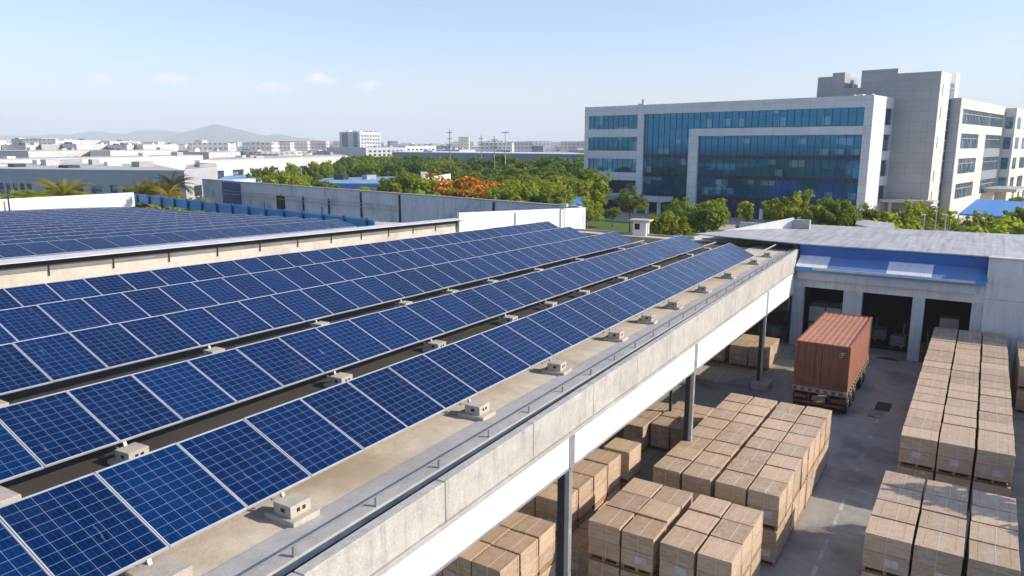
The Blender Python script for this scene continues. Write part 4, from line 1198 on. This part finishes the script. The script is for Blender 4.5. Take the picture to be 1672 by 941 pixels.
for i, (u, v, D) in enumerate(((1530, 340, 96), (1545, 352, 92), (1510, 352, 94))):
    p = far(u, v, D)
    lp = thing('lamp_post', f'thin pale lamp post before the rear wing, {nth(i + 1)} in line', 'lamp post', (p.x, p.y, 0), 0, 'lamp posts before the rear wing')
    part('pole', MB().tube([(0, 0, 0), (0, 0, p.z)], [.09, .06], 8), M_BAND2, lp)
    part('lamp_head', MB().box(-.35, .1, -.12, .12, p.z, p.z + .14), M_WHITE, lp, .03)
# belt of lighter trees behind the grey wall
B = [(384, 297, 165), (408, 301, 156), (432, 301, 156), (464, 282, 150), (490, 307, 134), (514, 307, 132), (537, 296, 138), (560, 312, 124), (585, 308, 128), (612, 308, 122), (640, 303, 122), (664, 284, 118), (694, 294, 118)]
for i, (u, v, D) in enumerate(B):
    tree_px(u, v, D, ('round2', 'loose2', 'round', 'tall')[i % 4] if v > 290 else 'round2', f'tree {"taller than its neighbours" if v < 290 else "of the leafy belt"} rising behind the grey wall, {nth(i + 1)} from the blue panel', 'belt of trees behind the grey wall', wide=.95)
tree_px(757, 292, 112, 'flame', 'flame tree covered in orange blossom behind the grey wall', None, 'flame_tree', 1.25)
Bq = [(815, 289, 126), (842, 296, 118), (868, 290, 132), (893, 298, 122), (918, 289, 138), (945, 286, 140), (830, 278, 150), (800, 285, 150), (905, 280, 158), (940, 276, 165), (722, 300, 108), (798, 306, 110)]
for i, (u, v, D) in enumerate(Bq):
    tree_px(u, v, D, 'round2' if i < 5 else 'dense2', f'{"yellow green" if i < 5 else "mid green"} tree between the flame tree and the office, {nth(i + 1)} of them', 'trees between the flame tree and the office', wide=1.2)
for i, (u, v, D) in enumerate([(482, 268, 205), (508, 266, 208), (527, 264, 210), (551, 268, 214), (438, 273, 198), (420, 277, 196)]):
    tree_px(u, v, D, 'round', f'{nth(i + 1)} tree along the cream hall before its windows', 'trees along the cream hall', wide=.55)
palm(101, 283, 132, 5.6, 'big bright yellow palm before the grey hall', 3, M_PALM)
palm(226, 291, 128, 4.8, 'yellow green palm beside the end of the white parapet', 5, M_PALM)
palm(256, 289, 128, 4.4, 'second palm beside the end of the white parapet, yellow green', 6, M_PALM)
palm(273, 299, 122, 3.4, 'small golden palm beside the grey palm', 7, m_leaf('golden_frond', (.32, .22, .02), (.38, .27, .03), (.42, .33, .06)))
palm(281, 275, 138, 4.6, 'tall dull green palm at the corner of the grey hall', 8, m_leaf('dull_frond', (.07, .085, .03), (.10, .11, .035), (.12, .12, .04)))
for i, (u, v, D) in enumerate([(8, 312, 150), (28, 316, 148), (395 - 85, 322, 120), (62, 322, 140)]):
    tree_px(u, v, D, 'bush', f'{nth(i + 1)} low dark bush along the foot of the grey hall', 'bushes along the grey hall', 'bush', 1.6)
tree(9.6, 32.2, 8.6, 'loose2', 'tree beyond the yard wall that throws dappled shade on the crates', name='leafy_tree')  # the yard wall named here is the added shade wall

# dense wood beyond, one mass of crowns
def wood(name, spots, label, mats, size, seed):
    g = np.random.default_rng(seed); C, Rr = [], []
    for (x, y, h, r) in spots:
        for _ in range(46):
            d = g.normal(size=3); d /= np.linalg.norm(d); d[2] = abs(d[2]) * 1.1 - .35
            C.append((x + d[0] * r * .8, y + d[1] * r * .8, h - r * .85 + d[2] * r * .8)); Rr.append(r * g.uniform(.2, .34))
    def pk(p, g2): return (g2.uniform(size=len(p)) < .5 + .4 * np.sin(p[:, 0] * .21 + p[:, 1] * .17)).astype(int)
    o = link(name, leaf_mesh(name, mats, C, Rr, 17, size, seed, .8, pk)); tag(o, label, 'wood', kind='stuff')
    return o
sp = []
for i in range(190):
    u = rng.uniform(560, 965); D = rng.uniform(165, 265)
    if u < 750 and D < 212: D = rng.uniform(212, 265)
    t = (D - 165) / 100
    vtop = 288 - 34 * t + rng.uniform(-4, 4)
    if u < 740: vtop = min(vtop, 282 - 30 * t)
    p = far(u, vtop, D); sp.append((p.x, p.y, max(5, p.z), rng.uniform(3.2, 5.2)))
wood('dense_wood', sp, 'dense dark green wood between the flame tree and the far blue hall', [M_LEAFD, M_LEAF], .55, 21)
sp = []
for i in range(160):
    u, D = rng.choice([(rng.uniform(300, 430), rng.uniform(470, 620)), (rng.uniform(820, 960), rng.uniform(480, 640)), (rng.uniform(60, 955), rng.uniform(700, 1700))])
    p = far(u, 236 + 15.0 / D * 0 , D); sp.append((p.x, p.y, rng.uniform(6, 10) if D < 700 else rng.uniform(7, 13), rng.uniform(5, 8) if D < 700 else rng.uniform(7, 16)))
wood('far_treeline', sp, 'far dark trees scattered among the city blocks', [M_LEAFD, M_LEAF], 1.5, 22)

# ------------------------------------------------------------------ buildings beyond
def hall(name, label, chain, ztop, depth, front, roofmat, group=None, wins=(), cat='building', z0=0.0, winmat=None, coping=None, facemats=None):
    """a flat roofed block: chain = bearings and distances of its visible front corners"""
    P = [far(u, 240, D) for u, D in chain]; P = [Vector((p.x, p.y, 0)) for p in P]
    c = sum(P, Vector()) / len(P)
    o = thing(name, label, cat, (c.x, c.y, 0), 0, group)
    away = Vector((c.x, c.y, 0)).normalized() * depth
    ring = [(p.x, p.y) for p in P] + [((p + away).x, (p + away).y) for p in (P[-1], P[0])]
    part('wall', MB().prism(ring, z0, ztop), front, o, world=True)
    cen = sum((Vector((x, y, 0)) for x, y in ring), Vector()) / len(ring)
    rr = [(cen + (Vector((x, y, 0)) - cen) * 1.004) for x, y in ring]
    part('roof', MB().prism([(q.x, q.y) for q in rr], ztop + .002, ztop + .28), roofmat, o, world=True)
    if depth >= 20:
        for _ in range(3 + len(wins)):
            q = P[0].lerp(P[-1], rng.uniform(.08, .92)) + away * rng.uniform(.15, .8)
            a_, b_, c_ = rng.uniform(.6, 2.2), rng.uniform(.6, 1.8), rng.uniform(.5, 1.5)
            part('roof_unit', MB().box(q.x - a_, q.x + a_, q.y - b_, q.y + b_, ztop + .283, ztop + .28 + c_), rng.choice((M_GREYSTEEL, M_WHITEWALL, M_DARK, M_KERB)), o, world=True)
    for (seg, t0, t1, za, zb, n) in wins:
        a, b = P[seg], P[seg + 1]; d = b - a; nn = Vector((d.y, -d.x, 0)).normalized()
        if nn.dot(a) > 0: nn = -nn
        for i in range(n):
            s0 = t0 + (t1 - t0) * (i + .2) / n; s1 = t0 + (t1 - t0) * (i + .75) / n
            q0, q1 = a + d * s0, a + d * s1
            mb = MB(); R4 = [q0 - nn * .05, q1 - nn * .05, q1 + nn * .06, q0 + nn * .06]
            mb.poly8([(p.x, p.y, za) for p in R4] + [(p.x, p.y, zb) for p in R4])
            part('window', mb, winmat or M_WINS, o, world=True)
    return o
M_GH = m_cladding('grey_hall_panel', (.33, .37, .42), 7.5, 2.7, .35)
M_GH2 = m_cladding('light_grey_hall_panel', (.40, .41, .43), 6.0, 3.4, .25)
M_CREAM = m_cladding('cream_hall_wall', (.53, .53, .52), 9.0, 2.8, .18)
M_ROOFL = plain('pale_flat_roof', (.44, .435, .42), .8, 0, .15, .15)
M_ROOFBLUE = m_rib('light_blue_roof', (.17, .33, .55), 1.2, 'x', .3, .5, 0, .12, (.3, .38, .5))
hall('grey_hall', 'long two storey grey hall with a row of dark windows behind the palms', [(-40, 196), (48, 181), (297, 158)], 10.0, 60, M_GH, M_ROOFL,
     wins=[(0, .08, .98, 5.0, 7.3, 7), (1, .05, .22, 5.3, 7.3, 1), (1, .24, .49, 5.3, 7.3, 2), (1, .50, .74, 5.3, 7.3, 3), (1, .76, .98, 5.3, 7.3, 3)])
hall('grey_hall_lit_side', 'light grey annex joined to the end of the grey hall', [(297.5, 158.2), (352, 178)], 10.1, 40, M_GH2, M_ROOFL, wins=[(0, .15, .95, 4.9, 7.0, 2)])  # hall's sunlit side face, its brightness put into a paler grey
hall('cream_hall', 'long cream hall with small dark windows beyond the blue sheds', [(325, 214), (567, 300)], 10.9, 50, M_CREAM, M_ROOFL, wins=[(0, .03, .98, 5.8, 8.2, 9)])
hall('white_hall', 'wide white hall showing above the grey hall', [(-60, 246), (330, 330)], 10.9, 30, M_CREAM, M_ROOFL, wins=[])
hall('grey_roof_box', 'small grey roof block on the white hall', [(66, 240), (90, 232), (132, 262)], 10.6, 10, M_GH, M_ROOFL)
hall('white_low_hall', 'white low hall with a grey end between the cream hall and the far trees', [(278, 400), (340, 385), (392, 430)], 11.6, 50, M_CREAM, M_ROOFL)
grp = 'pale blocks in rows beyond the white hall'
row1 = [[(-40, 450), (45, 402), (146, 460)], [(146, 440), (179, 408), (282, 470)]]
for i, ch in enumerate(row1): hall('long_block', f'long cream block with a grey end, {nth(i + 1)} in the row above the white hall', ch, 12.4, 40, M_CREAM, M_ROOFL, grp, wins=[(1, .1, .95, 7.6, 9.6, 6)])
row2 = [[(3, 560), (42, 545), (66, 556)], [(66, 556), (68, 545), (102, 572)], [(102, 568), (125, 550), (176, 592)], [(176, 575), (207, 552), (219, 566)], [(219, 570), (234, 556), (292, 600)], [(-40, 560), (-10, 550), (4, 562)]]
for i, ch in enumerate(row2): hall('city_block', f'pale two tone city block, {nth(i + 1)} in the second row beyond the white hall', ch, 15.2 + (i % 3) * .3, 30, (M_CREAM, M_GH2)[i % 2 if i < 2 else 0], M_ROOFL, grp, wins=[(1, .1, .9, 9, 11, 4)])
row3 = [[(20, 790), (60, 752), (79, 775)], [(79, 775), (107, 752), (165, 810)], [(165, 790), (180, 775), (230, 830)]]
for i, ch in enumerate(row3): hall('city_block', f'taller city block with a dark side, {nth(i + 1)} in the third row under the hills', ch, 20.5 - i * .8, 40, M_CREAM, M_ROOFL, grp)
# office tower block far off
hall('far_office_block', 'far eight storey office block with dark side and pale gridded front', [(555, 640), (588, 604), (622, 640)], 25.8, 20, m_cladding('far_block_panel', (.46, .47, .48), 3.0, 3.0, .5), M_ROOFL, wins=[(0, .02, .55, 12, 25, 1), (0, .62, .98, 12, 25, 1)] + [(1, .05, .97, z, z + 1.5, 7) for z in (13.5, 16.3, 19.1, 21.9)], winmat=plain('far_dark_glass', (.05, .09, .14), .4))
hall('far_podium', 'low wide grey block at the foot of the far office block', [(533, 590), (597, 548), (662, 590)], 13.4, 40, M_GH2, M_ROOFL, wins=[(1, .05, .95, 7.5, 9.0, 8), (1, .05, .95, 10.2, 11.6, 8)])
hall('far_block', 'cream block with window bands beside the far podium', [(650, 620), (662, 600), (712, 640)], 14.6, 30, M_CREAM, M_ROOFL, wins=[(1, .03, .97, 11.2, 12.4, 7), (1, .03, .97, 8.2, 9.4, 7)])
hall('far_block', 'two tone grey and cream block behind the blue grey hall', [(722, 470), (750, 448), (776, 470)], 12.2, 30, M_CREAM, M_ROOFL, wins=[(1, .1, .95, 8.2, 10.0, 4)])
hall('blue_grey_hall', 'long blue grey hall with a white roof edge beyond the wood', [(640, 390), (965, 285)], 11.6, 60, m_cladding('blue_grey_wall', (.13, .21, .33), 8, 4, .3), plain('white_roof_edge', (.66, .66, .64), .6))
hall('blue_shed', 'light blue roofed shed behind the trees of the belt', [(350, 186), (480, 205), (606, 238)], 6.9, 24, M_AWNWHITE, M_ROOFBLUE, cat='shed')
hall('blue_shed', 'low bright blue walled shed with white end wall behind the tallest belt tree', [(508, 176), (688, 168), (734, 194)], 6.3, 26, M_SKYBLUE, M_ROOFBLUE, cat='shed')
P = far(710, 290, 181)
hall('white_gable_wall', 'white end wall of the low blue shed beside the flame tree', [(688.5, 167.6), (735, 193.6)], 7.6, .4, M_WHITEWALL, M_WHITE, cat='wall')
hall('blue_canopy_shed', 'flat deep blue shed roof between the white wall and the office', [(812, 112), (905, 104), (956, 122)], 5.7, 22, M_BLUEDK, M_SKYBLUE, cat='shed')
hall('tank_box', 'little white tank box on the shed beside the flame tree', [(686, 176), (697, 176)], 8.6, 2, M_WHITE, M_WHITE, cat='tank', z0=7.0)
hall('gate_shed', 'small grey roofed shed with white end beyond the warehouse roof', [(1408, 96), (1470, 88), (1474, 92)], 5.6, 7, M_BLUEDK, M_ROOFGREY, cat='shed')
hall('grey_low_shed', 'grey pitched shed roof at the edge beyond the warehouse', [(1608, 96), (1700, 82)], 4.6, 10, M_GH, M_GH, cat='shed')
bc = thing('blue_canopy', 'bright blue flat canopy on thin posts before the rear office wing', 'canopy', (far(1600, 335, 128)))
bc.location.z = 0
C4 = [far(u, 240, D) for u, D in ((1578, 136), (1668, 134), (1690, 172), (1606, 176))]
part('roof', MB().prism([(p.x, p.y) for p in C4], 4.2, 4.45), plain('canopy_blue', (.03, .20, .55), .5, 0, .1), bc, world=True)
for p in C4: part('post', MB().tube([(p.x, p.y, 0), (p.x, p.y, 4.19)], .12, 8), M_BAND2, bc, world=True)
# poles with cross arms
for i, (u, v, D) in enumerate(((734, 211, 240), (785.5, 221, 260), (807, 222, 205), (825, 217, 250))):
    p = far(u, v, D)
    po = thing('utility_pole', f'{"slender lamp mast" if i == 3 else "brown utility pole"} above the wood, {nth(i + 1)} from the far office block', 'pole', (p.x, p.y, 0), .5, 'poles above the wood')
    mt = M_GREYSTEEL if i == 3 else plain('pole_brown', (.27, .23, .20), .9)
    part('pole', MB().tube([(0, 0, 0), (0, 0, p.z)], [.22, .12], 8), mt, po)
    if i == 3: part('lamp_head', MB().box(-1.2, 1.2, -.3, .3, p.z, p.z + .3), mt, po)
    else:
        for k in range(3 if i == 0 else 2): part('cross_arm', MB().box(-.9, .9, -.12, .12, p.z - 1.2 - k * 1.9, p.z - 1.0 - k * 1.9), mt, po)
# the far city: too many roofs to count
def city():
    g = np.random.default_rng(5); V, F, C = [], [], []
    pal = [(.62, .60, .56), (.55, .54, .53), (.66, .62, .54), (.40, .42, .46), (.22, .25, .30), (.52, .48, .44), (.58, .56, .54)]
    for i in range(2600):
        u = g.uniform(-60, 985) if i % 5 else g.uniform(-60, 985)
        D = 520 * math.exp(g.uniform(0, 1) ** .8 * 2.3)
        if D < 720 and (u < 240 or 500 < u < 800): continue
        p = far(u, 240, D)
        w, d = g.uniform(8, 26) * (1 + D / 4000), g.uniform(8, 20) * (1 + D / 4000)
        h = g.uniform(4, 11) + (g.uniform(0, 14) if g.uniform() < .12 else 0) + (D / 1500) * g.uniform(0, 3)
        a = R(33) + (0 if g.uniform() < .6 else g.uniform(-.5, .5))
        ca, sa = math.cos(a), math.sin(a); b = len(V)
        for z in (0, h):
            for sx, sy in ((-1, -1), (1, -1), (1, 1), (-1, 1)):
                V.append((p.x + ca * sx * w / 2 - sa * sy * d / 2, p.y + sa * sx * w / 2 + ca * sy * d / 2, z))
        F += [(b, b + 1, b + 5, b + 4), (b + 1, b + 2, b + 6, b + 5), (b + 2, b + 3, b + 7, b + 6), (b + 3, b, b + 4, b + 7), (b + 4, b + 5, b + 6, b + 7)]
        c = pal[int(g.integers(len(pal)))]; k = g.uniform(.8, 1.15)
        C += [tuple(x * k for x in c)] * 5
    me = bpy.data.meshes.new('city'); me.from_pydata(V, [], F)
    at = me.attributes.new('paint', 'FLOAT_COLOR', 'FACE')
    at.data.foreach_set('color', np.array([(*c, 1) for c in C], dtype=np.float32).ravel())
    gm = NT('city_paint'); an = gm.n('ShaderNodeAttribute'); an.attribute_name = 'paint'
    x, y, z = gm.sep(gm.pos())
    fl = gm.math('GREATER_THAN', gm.math('FRACT', gm.math('DIVIDE', z, 3.4)), .62)
    col_ = gm.math('GREATER_THAN', gm.math('FRACT', gm.math('DIVIDE', gm.math('ADD', x, y), 5.0)), .45)
    side = gm.math('LESS_THAN', gm.math('ABSOLUTE', gm.sep(gm.normal())[2]), .5)
    w = gm.math('MULTIPLY', gm.math('MULTIPLY', fl, col_), gm.math('MULTIPLY', side, .65))
    gm.set(gm.mix(w, an.outputs['Color'], (.08, .09, .11)), .8)
    me.materials.append(gm.m)
    return me
tag(link('far_city', city()), 'far sprawl of small pale city blocks reaching the hills', 'city', kind='stuff')
# hills
def hill(name, prof, D, mat):
    mb = MB(); n = len(prof)
    for u, v in prof:
        p = far(u, v, D); q = far(u, v, D - 900); r = far(u, v, D + 1800)
        mb.v += [(q.x, q.y, -5), (p.x, p.y, max(p.z, 1)), (r.x, r.y, -5)]
    for i in range(n - 1):
        a = 3 * i
        mb.f += [(a, a + 3, a + 4, a + 1), (a + 1, a + 4, a + 5, a + 2)]
    return struct(name, mb, mat)
M_HILL = plain('hill_scrub', (.07, .085, .055), .95, 0, .35, .004)
hill('hill', [(230, 236), (263, 230), (282, 223), (300, 216), (320, 211), (332, 207.5), (342, 205), (350, 204), (358, 204), (366, 206), (375, 208.5), (388, 211), (399, 213.5), (412, 217), (424, 220), (436, 221.5), (448, 219.5), (458, 219), (470, 222), (485, 224.5), (500, 226), (520, 229), (545, 232), (565, 237)], 7000, M_HILL)
hill('hill', [(-150, 224), (-60, 222), (0, 221.5), (43, 222.5), (70, 221), (86, 219), (115, 220), (130, 217), (150, 215), (165, 215), (184, 218), (205, 219), (219, 214.5), (239, 212.5), (263, 213), (290, 215), (320, 219), (360, 225), (420, 231), (470, 237)], 8600, M_HILL)

# ------------------------------------------------------------------ air, sky and sun
HAZE = 1.9e-4
hz = MB().box(-12500, 12500, -12000, 14000, -2.0, 420.0)
g = NT('haze_air'); g.t.nodes.remove(g.b)
pv = g.n('ShaderNodeVolumePrincipled'); pv.inputs['Color'].default_value = (.84, .91, 1.0, 1); pv.inputs['Density'].default_value = HAZE; pv.inputs['Anisotropy'].default_value = 0.0
g.t.links.new(pv.outputs[0], g.t.nodes['Material Output'].inputs['Volume'])
ho = tag(link('haze', hz.mesh('haze', g.m)), kind='stuff')

SUN_AZ, SUN_EL = R(25), R(28.5)           # angle from +x towards +y, height
S = Vector((math.cos(SUN_EL) * math.cos(SUN_AZ), math.cos(SUN_EL) * math.sin(SUN_AZ), math.sin(SUN_EL)))
sun = link('sun', bpy.data.lights.new('sun', 'SUN'))
sun.data.energy = 3.7; sun.data.angle = R(.53); sun.data.color = (1.0, .895, .755)
sun.rotation_euler = S.to_track_quat('Z', 'Y').to_euler(); sun.location = (60, 30, 60)
w = bpy.data.worlds.new("World"); sc.world = w; w.use_nodes = True
g = NT('', w)
bg = g.t.nodes['Background']
sky = g.n('ShaderNodeTexSky', sky_type='NISHITA', sun_disc=False)
sky.sun_elevation = SUN_EL; sky.sun_rotation = R(90) - SUN_AZ
sky.altitude = 0; sky.air_density = 1.0; sky.dust_density = 0.8; sky.ozone_density = 2.2
# a few small far cumulus puffs low over the city
dirv = g.coord('Generated')
cl = None
def cloud_at(u, v, w_, h_, k):
    d = ray(u, v).normalized(); r_ = Vector((d.y, -d.x, 0)).normalized(); up_ = r_.cross(d)
    def dot(vec):
        nd = g.n('ShaderNodeVectorMath', operation='DOT_PRODUCT'); g.put(nd.inputs[0], dirv); nd.inputs[1].default_value = vec; return nd.outputs['Value']
    a, b = g.math('DIVIDE', dot(r_), w_), g.math('DIVIDE', dot(up_), h_)
    rr = g.math('ADD', g.math('MULTIPLY', a, a), g.math('MULTIPLY', b, b))
    nz = g.noise(dirv, 95, 5, .6)
    body = g.rng(g.math('ADD', rr, g.math('MULTIPLY', g.math('SUBTRACT', nz, .5), 3.2)), 1.1, 0.0, 0, k, True)
    return g.math('MULTIPLY', body, g.math('GREATER_THAN', dot(d), .5))
for c in ((525, 130, .020, .008, .75), (277, 129, .022, .007, .6), (163, 128, .013, .006, .5), (446, 143, .020, .007, .5), (600, 139, .016, .007, .55)):
    k = cloud_at(*c); cl = k if cl is None else g.math('MAXIMUM', cl, k)
skyc = g.mix(cl, g.mix(1.0, sky.outputs[0], (.955, .95, 1.05), 'MULTIPLY'), (7.0, 6.2, 6.1))
g.t.links.new(skyc, bg.inputs[0])
bg.inputs[1].default_value = 0.108

sc.view_settings.view_transform = 'Standard'; sc.view_settings.look = 'None'
sc.view_settings.exposure = 0.86; sc.view_settings.gamma = 1.0
sc.view_settings.use_curve_mapping = False
sc.cycles.use_denoising = True
sc.cycles.max_bounces = 6; sc.cycles.volume_bounces = 1; sc.cycles.transparent_max_bounces = 6
sc.cycles.sample_clamp_indirect = 6
sc.cycles.use_adaptive_sampling = True; sc.cycles.adaptive_threshold = 0.02
